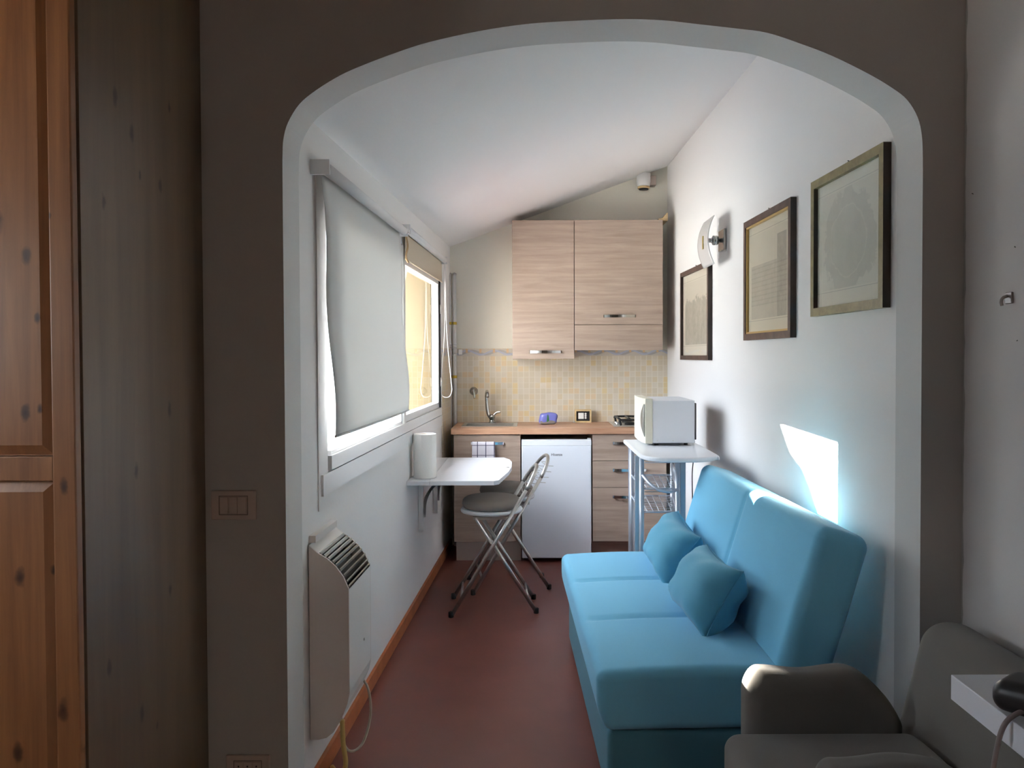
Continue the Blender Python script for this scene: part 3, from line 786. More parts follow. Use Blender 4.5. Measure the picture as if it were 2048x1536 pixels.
# drawer unit
c = thing('drawer_cabinet', 'pale oak three-drawer base unit right of the fridge', 'cabinet', (.66, 5.6, 0), group='kitchen base units')
bm = BM(); box(bm, .418, .915, FY+.021, YK-.012, .135, .862); obj('carcass', bm, M['oak'], c)
for z0, z1, zh in ((.684, .860, .803), (.505, .681, .622), (.14, .502, .442)):
    bm = BM(); box(bm, .418, .915, FY, FY+.019, z0, z1, .0015); d = obj('drawer', bm, M['oak'], c); handle(.667, zh, FY, d, .225)
bm = BM(); box(bm, .418, .915, FY+.055, FY+.07, 0, .134); obj('plinth', bm, M['plinthwood'], c)
# worktop with the sink cut-out (four boxes round the bowl)
bm = BM(); S0, S1, T0, T1 = -.452, -.112, 5.50, 5.735
WXa, WXb = -.53, wr(5.9)-.004
ws = [(WXa, S0, 5.345, YK-.009), (S1, WXb, 5.345, YK-.009), (S0, S1, 5.345, T0), (S0, S1, T1, YK-.009)]
for a, b, c_, d_ in ws: box(bm, a, b, c_, d_, .866, .905)
wt = obj('worktop', bm, M['worktop']); tag(wt, 'tan wood-look worktop running over fridge and base units', 'worktop')
s = thing('kitchen_sink', 'stainless steel sink set into the left end of the worktop', 'sink', (-.28, 5.62, .905))
bm = BM(); e = .022
for a, b, c_, d_ in ((S0-e, S0+.006, T0-e*.6, T1+.06), (S1-.006, S1+e, T0-e*.6, T1+.06), (S0+.006, S1-.006, T0-e*.6, T0+.006), (S0+.006, S1-.006, T1-.006, T1+.06)): box(bm, a, b, c_, d_, .9053, .909)
obj('rim', bm, M['steel'], s)
bm = BM()
for a, b, c_, d_, z0, z1 in ((S0+.002, S0+.006, T0+.002, T1-.002, .76, .905), (S1-.006, S1-.002, T0+.002, T1-.002, .76, .905), (S0+.002, S1-.002, T0+.002, T0+.006, .76, .905), (S0+.002, S1-.002, T1-.006, T1-.002, .76, .905), (S0+.002, S1-.002, T0+.002, T1-.002, .756, .76)): box(bm, a, b, c_, d_, z0, z1)
obj('bowl', bm, M['steel'], s)
# faucet
fx, fy = -.288, 5.765
t = thing('faucet', 'chrome single-lever tap with a tall curved spout behind the sink', 'faucet', (fx, fy, .909))
bm = BM(); lathe(bm, [(.026, .9092), (.026, .914), (.019, .918), (.018, .935), (.024, .95), (.024, .965), (0, .972)], (fx+.012, fy, 0), 'z', 20); obj('body', bm, M['tapchrome'], t)
bm = BM(); tube(bm, catmull([(fx+.008, fy, .94), (fx-.012, fy-.002, .97), (fx-.022, fy-.004, 1.02), (fx-.026, fy-.006, 1.09), (fx-.024, fy-.02, 1.125), (fx-.02, fy-.05, 1.138), (fx-.015, fy-.09, 1.125), (fx-.013, fy-.105, 1.10)]), lambda s: .013-.002*s, 14); obj('spout', bm, M['tapchrome'], t)
bm = BM(); tube(bm, catmull([(fx+.016, fy, .955), (fx+.032, fy-.002, .972), (fx+.05, fy-.004, .985), (fx+.075, fy-.01, .988)]), lambda s: .011-.005*s, 12); obj('lever', bm, M['tapchrome'], t)
# wall valve
vx, vz = (947-1060)*5.86/1600, CZ-(782-712)*5.86/1600
t = thing('wall_valve', 'chrome shut-off valve on the tiles above the sink', 'valve', (vx, YK-.008, vz))
bm = BM(); lathe(bm, [(.030, -.0085), (.028, -.013), (.018, -.018), (.016, -.032), (0, -.034)], (vx, YK, vz), 'y', 22); obj('rosette', bm, M['tapchrome'], t)
bm = BM(); tube(bm, catmull([(vx, YK-.036, vz+.004), (vx+.006, YK-.042, vz-.02), (vx+.008, YK-.042, vz-.052)]), lambda s: .009-.001*s, 10); obj('lever', bm, M['tapchrome'], t)
# dish towel over the left handle
rows = []
for i in range(23):
    s = i/22
    z = .822-.26*s
    r = []
    for j in range(13):
        q = j/12; x = -.388+(.152)*q + .006*s*(q-.5)
        y = FY-.0325-.006*abs(math.sin(q*7+.4))*min(1, s*2)-.002
        if i == 0: y = FY-.022; z_ = .818
        else: z_ = z
        r.append((x, y, z_))
    rows.append(r)
bm = BM(); sheet(bm, rows, (0, -.002, 0)); o = obj('dish_towel', bm, M['towel']); tag(o, 'white towel with dark blue check lines hanging over a cabinet handle', 'towel')

# fridge
t = thing('fridge', 'white undercounter fridge between the base units', 'fridge', (.178, 5.6, 0))
bm = BM(); box(bm, -.056, .408, FY+.058, YK-.05, .02, .815, .004); obj('body', bm, M['fridge'], t)
bm = BM(); box(bm, -.058, .410, FY-.006, FY+.052, .028, .788, .006, 3); fd = obj('door', bm, M['fridge'], t)
bm = BM(); prism(bm, [(FY-.006, .7885), (FY-.001, .818), (FY+.010, .828), (FY+.052, .828), (FY+.052, .7885)], 'x', -.058, .410); obj('door_top', bm, M['fridgetop'], fd, label='brighter curved top strip of the door')
bm = BM(); box(bm, .385, .408, FY+.008, FY+.045, .8285, .836, .002); obj('hinge_cover', bm, M['fridgetop'], t)
for x in (-.03, .38):
    bm = BM(); lathe(bm, [(.018, 0), (.018, .0195)], (x, FY+.09, 0), 'z', 14); obj('foot', bm, M['rubber'], t)
    bm = BM(); lathe(bm, [(.018, 0), (.018, .0195)], (x, YK-.09, 0), 'z', 14); obj('foot', bm, M['rubber'], t)
def text_mesh(name, s, size, loc, parent, mat, ext=.0004):
    cu = bpy.data.curves.new(name+'_curve', 'FONT'); cu.body = s; cu.size = size; cu.extrude = ext; cu.align_x = 'CENTER'; cu.align_y = 'CENTER'; cu.offset = size*.012
    tmp = bpy.data.objects.new(name+'_tmp', cu); COL.objects.link(tmp)
    dg = bpy.context.evaluated_depsgraph_get()
    me = bpy.data.meshes.new_from_object(tmp.evaluated_get(dg)); me = me.copy()
    bpy.data.objects.remove(tmp); bpy.data.curves.remove(cu)
    me.name = name; me.transform(Matrix.Translation(loc) @ Matrix.Rotation(PI/2, 4, 'X'))
    bm = BM(); bm.from_mesh(me); bpy.data.meshes.remove(me)
    return obj(name, bm, mat, parent)
text_mesh('lettering', 'Hisense', .024, ((1113-1060)*5.36/1600, FY-.0066, CZ-(910-712)*5.36/1600), fd, M['ink'])

# wall cabinets
UY = 5.56
u = thing('wall_cabinet', 'tall narrow pale oak wall cabinet, left one of the upper pair', 'cabinet', (.09, 5.7, 1.37), group='kitchen wall units')
bm = BM(); box(bm, -.120, .306, UY+.021, YK-.0095, 1.372, 2.328); obj('carcass', bm, M['oak'], u)
bm = BM(); box(bm, -.121, .307, UY, UY+.019, 1.370, 2.330, .0015); d = obj('door', bm, M['oak'], u); handle(.108, 1.418, UY, d, .222)
u = thing('wall_cabinet', 'wider pale oak wall cabinet with flap door and lower panel, by the corner', 'cabinet', (.62, 5.7, 1.43), group='kitchen wall units')
bm = BM(); box(bm, .311, .922, UY+.021, YK-.0095, 1.430, 2.328); obj('carcass', bm, M['oak'], u)
bm = BM(); box(bm, .311, .923, UY, UY+.019, 1.607, 2.330, .0015); d = obj('door', bm, M['oak'], u); handle(.622, 1.664, UY, d, .222)
bm = BM(); box(bm, .311, .923, UY, UY+.019, 1.428, 1.604, .0015); obj('lower_panel', bm, M['oak'], u)
bm = BM(); prism(bm, [(.90, 2.3305), (.965, 2.3305), (.965, 2.385), (.958, 2.385), (.93, 2.35), (.90, 2.345)], 'y', 5.60, 5.80)
o = obj('wooden_offcut', bm, M['palewood']); tag(o, 'small pale wood offcut on top of the corner wall cabinet', 'wood piece')
# fixture in the upper corner
t = thing('wall_fixture', 'small white cylindrical fixture with dark underside high in the back corner', 'fixture', (.84, 5.8, 2.62))
fx, fz = (1288-1060)*5.80/1600, 2.62
bm = BM(); lathe(bm, [(.040, .022), (.046, .030), (.050, .055), (.050, .115), (0, .115)], (fx, 5.815, fz-.03), 'z', 24); obj('housing', bm, M['pvc'], t)
bm = BM(); lathe(bm, [(.040, .006), (.044, .010), (.044, .0218), (0, .0218)], (fx, 5.815, fz-.03), 'z', 24); obj('ring', bm, M['palewood'], t)
bm = BM(); lathe(bm, [(0, 0), (.034, 0), (.036, .0058), (0, .0058)], (fx, 5.815, fz-.03), 'z', 24); obj('lens', bm, M['black'], t)
bm = BM(); box(bm, fx+.045, fx+.09, 5.80, YK-.001, fz+.0, fz+.07, .004); obj('arm', bm, M['switch'], t)

# pipes in the left corner
for k, (px, lab) in enumerate(((899.5, 'white wall pipe in the kitchen corner, left of the pair'), (909.5, 'white wall pipe in the kitchen corner, right of the pair'))):
    x = (px-1060)*5.845/1600
    t = thing('pipe', lab, 'pipe', (x, 5.845, 0), group='pipes in the corner')
    bm = BM(); tube(bm, [(x, 5.845, 0.0), (x, 5.845, 1.975), (x, 5.875, 1.99)], .0145, 14); obj('tube', bm, M['pipe'], t)
    for z in (1.63, 1.24):
        bm = BM(); lathe(bm, [(.0155, -.010), (.0172, -.008), (.0172, .008), (.0155, .010)], (x, 5.845, z), 'z', 16); obj('clamp', bm, M['brass'], t)
    bm = BM()
    for z0, z1, r in ((1.395, 1.405, .0178), (1.405, 1.445, .0165), (1.445, 1.452, .0178), (1.452, 1.475, .0155), (1.475, 1.482, .0175)):
        lathe(bm, [(r, z0), (r, z1)], (x, 5.845, 0), 'z', 8)
    obj('union_fitting', bm, M['pipe'], t)
x = (921-1060)*5.86/1600
bm = BM(); box(bm, x-.014, x+.014, YK-.024, YK-.008, 1.402, 1.440, .003); o = obj('cable_clip', bm, M['pvc']); tag(o, 'tiny white box on the border tiles beside the corner pipes', 'box')

# things on the worktop
ZT = .9053
t = thing('sponge_pack', 'purple-blue pack of sponges with a green label on the worktop', 'sponge pack', (.13, 5.68, ZT))
bm = BM(); soft_box(bm, .128, .06, .078, .022, 8, 5, 5, 3, lambda x, y, z: (x+.004*math.sin(z*60), y+.003*math.sin(x*70), z+.003*math.sin(x*55+1)))
bm.transform(Matrix.Translation((.128, 5.68, ZT+.042))); obj('wrapping', bm, M['blue'], t)
bm = BM(); soft_box(bm, .044, .064, .080, .022, 4, 5, 5, 3); bm.transform(Matrix.Translation((.122, 5.68, ZT+.042))); obj('label', bm, M['green'], t)
bm = BM(); soft_box(bm, .112, .054, .03, .012, 6, 4, 3, 3); bm.transform(Matrix.Translation((.125, 5.676, ZT+.0165))); obj('sponge', bm, M['cushgrey'], t)
fx0 = (1166-1060)*5.80/1600
t = thing('small_frame', 'small pale wood frame with a black and white card on the worktop', 'frame', (fx0, 5.81, ZT))
bm = BM(); a, b = .060, .047
for (x0, x1, z0, z1) in ((-a, a, 0, .011), (-a, a, 2*b-.011, 2*b), (-a, -a+.011, .011, 2*b-.011), (a-.011, a, .011, 2*b-.011)): box(bm, fx0+x0, fx0+x1, 5.80, 5.84, ZT+z0, ZT+z1)
obj('frame', bm, M['palewood'], t)
bm = BM(); box(bm, fx0-a+.0112, fx0+a-.0112, 5.812, 5.816, ZT+.0112, ZT+2*b-.0112); cd = obj('card', bm, M['black'], t, label='black card')
bm = BM(); box(bm, fx0-.034, fx0+.006, 5.8112, 5.8119, ZT+.026, ZT+.070); obj('white_panel', bm, M['paper'], cd)
bm = BM()
for zz in (.033, .048, .063):
    lathe(bm, [(.0075, 0), (.0075, .0007)], (fx0+.019, 5.8112, ZT+zz), 'y', 14)
obj('white_mark', bm, M['paper'], cd)
bm = BM(); tube(bm, [(fx0-.072, 5.79, ZT+.004), (fx0-.055, 5.795, ZT+.004)], .004, 8); obj('foot_peg', bm, M['tube'], t)
# gas hob
hx0, hx1 = .57, .985
t = thing('gas_hob', 'steel gas hob with black pan supports at the right end of the worktop', 'hob', (.78, 5.6, .905))
bm = BM(); box(bm, hx0, hx1, 5.43, 5.80, .9053, .913, .003); obj('plate', bm, M['steel'], t)
for bx, by in ((.69, 5.54), (.69, 5.71), (.87, 5.54), (.87, 5.71)):
    bm = BM(); lathe(bm, [(.036, .9132), (.036, .925), (.026, .932), (0, .932)], (bx, by, 0), 'z', 20); obj('burner', bm, M['castiron'], t)
for bx in (.69, .87):
    bm = BM(); r = .008; z = .950
    tube(bm, catmull([(bx-.07, 5.46, .914), (bx-.075, 5.46, .940), (bx-.07, 5.46, z), (bx+.07, 5.46, z), (bx+.075, 5.46, .94), (bx+.07, 5.46, .914)], 4), r, 8)
    tube(bm, catmull([(bx-.07, 5.785, .914), (bx-.075, 5.785, .940), (bx-.07, 5.785, z), (bx+.07, 5.785, z), (bx+.075, 5.785, .94), (bx+.07, 5.785, .914)], 4), r, 8)
    tube(bm, [(bx-.07, 5.46, z), (bx-.07, 5.785, z)], r, 8); tube(bm, [(bx+.07, 5.46, z), (bx+.07, 5.785, z)], r, 8); tube(bm, [(bx, 5.46, z), (bx, 5.785, z)], r, 8)
    obj('pan_support', bm, M['castiron'], t)
for k in range(2):
    bm = BM(); lathe(bm, [(.014, .9132), (.014, .928), (.011, .932), (0, .932)], (.60+.0*k, 5.50+.07*k, 0), 'z', 16); obj('knob', bm, M['chrome'], t)

# ------------------------------------------------------------------ cart with microwave
CZT = .90
t = thing('kitchen_cart', 'silver-legged kitchen cart with a white rounded top by the right wall', 'cart', (.70, 4.35, 0))
pts = [(.545, 4.67), (.545, 4.05), (.556, 3.93), (.59, 3.86), (.66, 3.825), (.78, 3.82), (.86, 3.845), (.905, 3.89), (.928, 3.96), (.93, 4.67)]
pts2 = [(p.x, p.y) for p in catmull([(a, b, 0) for a, b in pts], 4)]
bm = BM(); sd = prism(bm, pts2, 'z', CZT-.024, CZT)
bmesh.ops.bevel(bm, geom=[e for e in bm.edges if abs(e.verts[0].co.z-e.verts[1].co.z) < 1e-6], offset=.008, segments=3, profile=.5, affect='EDGES')
obj('top', bm, M['lam'], t)
LEG = [(.572, 4.10), (.582, 4.58), (.757, 4.10), (.815, 4.58)]
for (x, y) in LEG:
    bm = BM(); tube(bm, [(x, y, 0), (x, y, CZT-.0245)], .013, 14); lg = obj('leg', bm, M['silver'], t)
    bm = BM(); lathe(bm, [(.0145, .0005), (.0145, .03)], (x, y, 0), 'z', 14); obj('foot_cap', bm, M['rubber'], lg)
for xa_, xb_, y in ((.538, .560, 4.112), (.566, .600, 4.605), (.772, .800, 4.112), (.832, .862, 4.60)):
    bm = BM(); box(bm, xa_, xb_, y-.006, y+.006, .03, CZT-.0245, .003); obj('side_panel', bm, M['silver'], t)
def wire_shelf(z, front):
    bm = BM()
    a, b, c_, d_ = LEG[0], LEG[1], LEG[3], LEG[2]
    tube(bm, [(b[0], b[1], z), (c_[0], c_[1], z)], .005, 8); tube(bm, [(a[0], a[1], z), (b[0], b[1], z)], .005, 8); tube(bm, [(d_[0], d_[1], z), (c_[0], c_[1], z)], .005, 8)
    tube(bm, [(a[0], a[1], z), (d_[0], d_[1], z)], .005, 8)
    for k in range(1, 10):
        q = k/10; y = a[1]+(b[1]-a[1])*q
        x0 = a[0]+(b[0]-a[0])*q; x1 = d_[0]+(c_[0]-d_[0])*q
        tube(bm, [(x0, y, z), (x1, y, z)], .002, 6)
    for k in range(1, 6):
        q = k/6
        tube(bm, [(a[0]+(d_[0]-a[0])*q, a[1], z), (b[0]+(c_[0]-b[0])*q, b[1], z)], .002, 6)
    s = obj('wire_shelf', bm, M['silver'], t)
    if front:
        bm = BM(); tube(bm, catmull([(a[0], a[1], z+.075), (a[0]+.035, a[1]-.07, z+.035), (a[0]+.075, a[1]-.10, z+.01), (d_[0]-.05, d_[1]-.09, z), (d_[0], d_[1], z-.002)], 8), .008, 10)
        obj('front_rail', bm, M['silver'], s)
        bm = BM()
        tube(bm, [(b[0], b[1], z+.07), (c_[0], c_[1], z+.07)], .003, 6); tube(bm, [(d_[0], d_[1], z+.07), (c_[0], c_[1], z+.07)], .003, 6)
        for k in range(9):
            q = k/9; x = d_[0]+(c_[0]-d_[0])*q; y = d_[1]+(c_[1]-d_[1])*q
            tube(bm, [(x, y, z), (x, y, z+.07)], .002, 6)
        obj('basket_side', bm, M['silver'], s)
wire_shelf(.705, True); wire_shelf(.585, False); wire_shelf(.26, False)
bm = BM()
for z in (.545, .605): tube(bm, [(LEG[1][0], LEG[1][1]+.02, z), (LEG[3][0], LEG[3][1]+.02, z)], .004, 8)
obj('back_rail', bm, M['tube'], t)

MX0, MX1, MY0, MY1, MZ0, MZ1 = .612, .905, 4.335, 4.765, .914, 1.150
t = thing('microwave', 'white microwave with a cream door standing on the cart', 'microwave', (.74, 4.55, CZT))
bm = BM(); box(bm, MX0+.052, MX1-.012, MY0, MY1, MZ0, MZ1-.004, .004); mb = obj('body', bm, M['microside'], t)
bm = BM(); prism(bm, [(MX0+.045, MY0-.003), (MX0+.052, MY0-.003), (MX0+.052, MY1+.003), (MX0+.045, MY1+.003), (MX0+.010, MY1+.001), (MX0+.002, MY1-.10), (MX0, MY0+.2), (MX0+.004, MY0+.08), (MX0+.014, MY0+.001)], 'z', MZ0-.002, MZ1+.006); md = obj('door', bm, M['microdoor'], t, label='cream front door')
bm = BM(); box(bm, MX1-.0118, MX1+.004, MY0+.03, MY1-.03, MZ0+.015, MZ1-.02, .004); obj('rear_vent_cover', bm, M['black'], t)
# dark grey door handle recess: crescent on the near edge of the front
bm = BM(); rows = []
for k in range(17):
    s = k/16; zz = MZ0+.035+(MZ1-MZ0-.06)*s; wv = math.sin(PI*s)
    y_c = MY0+.012+.012*s
    rows.append([(MX0+.0125-.045*0-.0022*(1)+(-.0096+.012*(1-wv))*0, y_c, zz), (MX0+.0055, y_c+.002+.075*wv, zz)])
rows = [[(MX0+.0118-.004*0, MY0+.010, r[0][2]), (MX0+.0118-.0092*min(1, (r[1][1]-MY0-.012)/.066), r[1][1], r[1][2])] for r in rows]
sheet(bm, rows, (-.003, 0, 0)); obj('door_handle', bm, M['microgrey'], md, label='dark grey crescent handle')
for fx_ in (MX0+.08, MX1-.05):
    for fy_ in (MY0+.05, MY1-.13):
        bm = BM(); lathe(bm, [(.012, CZT+.0004), (.012, MZ0+.001)], (fx_, fy_, 0), 'z', 12); obj('foot', bm, M['rubber'], t)
bm = BM()
for x in (.69, .775): lathe(bm, [(.003, 0), (.003, -.0012)], (x, MY0, MZ0+.014), 'y', 10)
obj('screw', bm, M['steel'], mb)
bm = BM(); tube(bm, catmull([(MX1+.006, 4.62, 1.0), (.935, 4.62, .96), (.945, 4.60, .90), (.94, 4.58, .82), (.925, 4.56, .70), (.93, 4.55, .45), (.95, 4.56, .2), (.96, 4.6, .006)]), .003, 8); obj('power_cord', bm, M['black'], t)

# ------------------------------------------------------------------ sofa (local x: from seat front towards the wall, local y: along the wall)
ANG = math.radians(2.0)
so = thing('sofa', 'teal blue fabric sofa bed along the right wall', 'sofa', (.2, 2.405, 0), ANG)
LEN = 1.48
def seat_def(x, y, z):
    if z > 0:
        for c_ in (-LEN/6, LEN/6):
            z -= .015*math.exp(-((y-c_)/.011)**2)*min(1, max(0, (x+.30)/.05))
        seg = (y+LEN/2)/(LEN/3); fr = seg-math.floor(seg)
        z += .008*math.sin(PI*min(1, max(0, fr)))
        z += .010*math.cos(min(1, abs(x)/.3)*PI/2)
    if x < -.15:
        x += .022*math.exp(-((z+.09)/.05)**2)*1.0      # front face leans in towards the bottom
        seg = (y+LEN/2)/(LEN/3); fr = seg-math.floor(seg)
    return (x, y, z)
bm = BM(); soft_box(bm, .62, LEN, .185, .032, 16, 84, 5, 5, seat_def)
bm.transform(Matrix.Translation((.31, LEN/2, .335))); obj('seat_cushion', bm, M['sofa'], so, local=True)
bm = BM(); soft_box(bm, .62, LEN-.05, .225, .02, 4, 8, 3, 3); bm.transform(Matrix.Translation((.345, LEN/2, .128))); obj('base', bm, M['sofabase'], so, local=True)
def back_def(x, y, z):
    if x < 0:
        x += .016*math.exp(-(y/.012)**2)
        fr = ((y+LEN/2)/(LEN/2)) % 1
        x -= .012*math.sin(PI*fr)*math.cos(max(-1, min(1, z/.24))*PI/2)
    if z > .1:
        z -= .006*math.exp(-(y/.011)**2)*(1 if x < .07 else 0)
    return (x, y, z)
bm = BM(); soft_box(bm, .17, LEN, .50, .042, 5, 84, 12, 5, back_def)
bm.transform(Matrix.Translation((.70, LEN/2, .605)) @ Matrix.Rotation(math.radians(17), 4, 'Y')); obj('backrest', bm, M['sofa'], so, local=True)
for x, y in ((.12, .1), (.12, LEN-.1), (.62, .1), (.62, LEN-.1)):
    bm = BM(); lathe(bm, [(.02, 0), (.02, .018)], (x, y, 0), 'z', 12); obj('foot', bm, M['rubber'], so, local=True)

def pillow(loc, rx, ry, rz, label, hw=.225, hh=.135, th=.075, ph=0):
    """hw along local y, hh along local z, thickness along local x"""
    n, m_ = 26, 20
    def P(u, v, s):
        f = max(0, (1-abs(u)**3.2))*max(0, (1-abs(v)**3.2))
        T_ = th*f**.5
        y = u*hw*(1-.09*(1-v*v)*(abs(u)**2)); z = v*hh*(1-.15*(1-u*u)*(abs(v)**2))
        wr_ = .009*math.sin(9*u+4*v+ph)*(abs(v)**2)*(1-abs(u)**4)+.012*math.sin(8*v-5*u+ph)*(abs(u)**2)
        return Vector((s*T_+wr_*(f**.4), y, z))
    bm = BM(); V = {}
    for s in (-1, 1):
        for i in range(n+1):
            for j in range(m_+1):
                edge = i in (0, n) or j in (0, m_)
                u = math.sin(PI/2*(-1+2*i/n)); v = math.sin(PI/2*(-1+2*j/m_))
                key = (0 if edge else s, i, j)
                if key not in V: V[key] = bm.verts.new(P(u, v, 0 if edge else s))
    g = lambda s, i, j: V[(0 if (i in (0, n) or j in (0, m_)) else s, i, j)]
    for s in (-1, 1):
        for i in range(n):
            for j in range(m_):
                q = [g(s,i,j), g(s,i+1,j), g(s,i+1,j+1), g(s,i,j+1)]
                f = bm.faces.new(q if s > 0 else q[::-1]); f.smooth = True
    bmesh.ops.recalc_face_normals(bm, faces=bm.faces)
    bm.transform(Matrix.Translation(loc) @ Matrix.Rotation(rz, 4, 'Z') @ Matrix.Rotation(ry, 4, 'Y') @ Matrix.Rotation(rx, 4, 'X'))
    pts = [(0, -1)]
    t = thing('throw_pillow', label, 'pillow', (loc[0], loc[1], .44), group='pillows on the sofa')
    obj('cover', bm, M['pillow'], t)
    # piped side seam
    bm = BM(); loop = [P(math.sin(PI/2*(-1+2*i/40)), -1, 0) for i in range(40)]+[P(1, math.sin(PI/2*(-1+2*i/30)), 0) for i in range(30)]+[P(-math.sin(PI/2*(-1+2*i/40)), 1, 0) for i in range(40)]+[P(-1, -math.sin(PI/2*(-1+2*i/30)), 0) for i in range(30)]
    tube(bm, loop, .0022, 6, closed=True)
    bm.transform(Matrix.Translation(loc) @ Matrix.Rotation(rz, 4, 'Z') @ Matrix.Rotation(ry, 4, 'Y') @ Matrix.Rotation(rx, 4, 'X'))
    obj('seam', bm, M['pillow'], t)
    return t
pillow((.640, 2.90, .540), math.radians(-2), math.radians(30), math.radians(2), 'teal pillow leaning on the sofa back, the nearer one to the arch', .225, .132, .098)
pillow((.628, 3.52, .540), math.radians(4), math.radians(33), math.radians(4), 'teal pillow leaning on the sofa back, the farther one by the cart', .215, .130, .095, 2)

# ------------------------------------------------------------------ framed prints on the right wall
def picture(y0, y1, z0, z1, fw, fmat, pmat, label, slip=False, edge=None, dep=.026):
    yc, zc_ = (y0+y1)/2, (z0+z1)/2
    a = math.atan(.031)
    t = thing('picture_frame', label, 'picture', (wr(yc), yc, zc_), a, 'framed prints on the right wall')
    h, v = (y1-y0)/2, (z1-z0)/2
    bm = BM()
    for (p, q, r, s) in ((-h, h, -v, -v+fw), (-h, h, v-fw, v), (-h, -h+fw, -v+fw, v-fw), (h-fw, h, -v+fw, v-fw)):
        box(bm, -dep, -.001, p, q, r, s)
    bm.normal_update()
    for f in bm.faces:
        if abs(f.normal.y) > .9 and edge: f.material_index = 1
    obj('frame', bm, [fmat, edge or fmat], t, local=True)
    if slip:
        bm = BM(); e = .009
        H, V_ = h-fw, v-fw
        for (p, q, r, s) in ((-H, H, -V_, -V_+e), (-H, H, V_-e, V_), (-H, -H+e, -V_+e, V_-e), (H-e, H, -V_+e, V_-e)):
            box(bm, -dep+.004, -.010, p+.0003*(1 if p < 0 else 0), q-.0003*(1 if q > 0 else 0), r, s)
        obj('slip', bm, M['gilt'], t, local=True)
    bm = BM(); box(bm, -.010, -.004, -h+fw+.0005, h-fw-.0005, -v+fw+.0005, v-fw-.0005); obj('print', bm, pmat, t, local=True)
    bm = BM(); box(bm, -.0135, -.012, -h+fw+(.0095 if slip else .0005), h-fw-(.0095 if slip else .0005), -v+fw+(.0095 if slip else .0005), v-fw-(.0095 if slip else .0005)); obj('glass', bm, M['picglass'], t, local=True)
    bm = BM(); tube(bm, [(-.001, .0, v+.010), (-.012, -.004, v+.012)], .0018, 6); tube(bm, [(-.002, 0, v+.010), (-.003, 0, v-.003)], .0012, 6); obj('nail', bm, M['frameblack'], t, local=True)
picture(2.475, 3.06, 1.536, 2.045, .030, M['frameolive'], M['print_map'], 'large framed faded map, right-hand one of the wall prints, with olive frame', edge=M['frameblack'])
picture(3.275, 3.92, 1.462, 2.035, .030, M['framedark'], M['print_tower'], 'framed engraving of a tower with gilt slip, middle of the wall prints', True, edge=M['frameblack'])
picture(4.60, 5.335, 1.362, 1.935, .028, M['framedark'], M['print_trees'], 'framed dark-edged print below the wall lamp, nearest the kitchen', edge=M['frameblack'])

# ------------------------------------------------------------------ sconce
sy, sz = 4.365, 2.015
sx = wr(sy)
t = thing('wall_lamp', 'chrome wall lamp with a curved white glass shade', 'lamp', (sx, sy, sz))
bm = BM(); box(bm, sx-.016, sx-.003, sy-.06, sy+.06, sz-.056, sz+.056, .002); obj('wall_plate', bm, M['tapchrome'], t)
bm = BM(); tube(bm, [(sx-.016, sy, sz), (sx-.110, sy, sz)], .012, 12); lathe(bm, [(.02, -.03), (.026, -.04), (.026, -.06), (.014, -.065)], (sx, sy, sz), 'x', 16); lathe(bm, [(.016, -.085), (.024, -.09), (.024, -.10), (.012, -.104)], (sx, sy, sz), 'x', 16); obj('arm', bm, M['tapchrome'], t)
rows = []
for i in range(21):
    s = -1+2*i/20; r = []
    for j in range(13):
        q = -1+2*j/12
        r.append((sx-.112+.034*s*s, sy+q*.13*(1-.04*s*s), sz-.012+s*.128))
    rows.append(r)
bm = BM(); sheet(bm, rows, (-.005, 0, 0)); sh = obj('glass_shade', bm, M['shade'], t)
bm = BM(); box(bm, sx-.1200, sx-.1172, sy-.03, sy-.008, sz-.05, sz+.02); obj('gold_strip', bm, M['brass'], sh)

# ------------------------------------------------------------------ armchair at lower right (faces left)
t = thing('armchair', 'low grey armchair with rounded arms at the bottom right', 'armchair', (.85, 1.88, 0))
def arm(y, x0, x1, top, ph):
    bm = BM(); xs = (x1-x0); zs_ = top-.10
    def df(x, y_, z):
        # round profile seen from the side: big radius at the rear top corner
        u = x/(xs/2); w_ = z/(zs_/2)
        if w_ > 0 and u > .25: z -= .13*((u-.25)/.75)**2.2*w_
        if w_ > 0 and u < -.8: z -= .02*((-u-.8)/.2)**2
        y_ += .006*math.sin(x*16+ph)*(.5+z)
        z += .004*math.sin(x*30+ph)
        return (x, y_, z)
    soft_box(bm, xs, .115, zs_, .045, 18, 3, 12, 5, df); bm.transform(Matrix.Translation(((x0+x1)/2, y, .10+zs_/2))); return obj('armrest', bm, M['armchair'], t)
arm(2.105, .562, .975, .560, 0); arm(1.635, .585, .96, .552, 2)
def bdef(x, y, z):
    if z > .15: x += .0
    return (x+.01*math.cos(y*3)*(-1), y, z+.006*math.cos(y*5))
bm = BM(); soft_box(bm, .165, .68, .58, .078, 4, 16, 12, 6, bdef)
bm.transform(Matrix.Translation((1.085, 1.86, .385)) @ Matrix.Rotation(math.radians(14), 4, 'Y')); obj('backrest', bm, M['armchair'], t)
def sdef(x, y, z): return (x, y, z+(.018*math.cos(max(-1, min(1, y/.2))*PI/2) if z > 0 else 0))
bm = BM(); soft_box(bm, .50, .35, .17, .04, 10, 10, 3, 5, sdef); bm.transform(Matrix.Translation((.74, 1.87, .335))); obj('seat_cushion', bm, M['armchair'], t)
bm = BM(); soft_box(bm, .46, .40, .20, .02, 4, 4, 3, 3); bm.transform(Matrix.Translation((.77, 1.87, .15))); obj('base', bm, M['armchair'], t)
for x, y in ((.58, 1.70), (.58, 2.04), (.96, 1.70), (.96, 2.04)):
    bm = BM(); lathe(bm, [(.018, 0), (.018, .052)], (x, y, 0), 'z', 12); obj('foot', bm, M['rubber'], t)

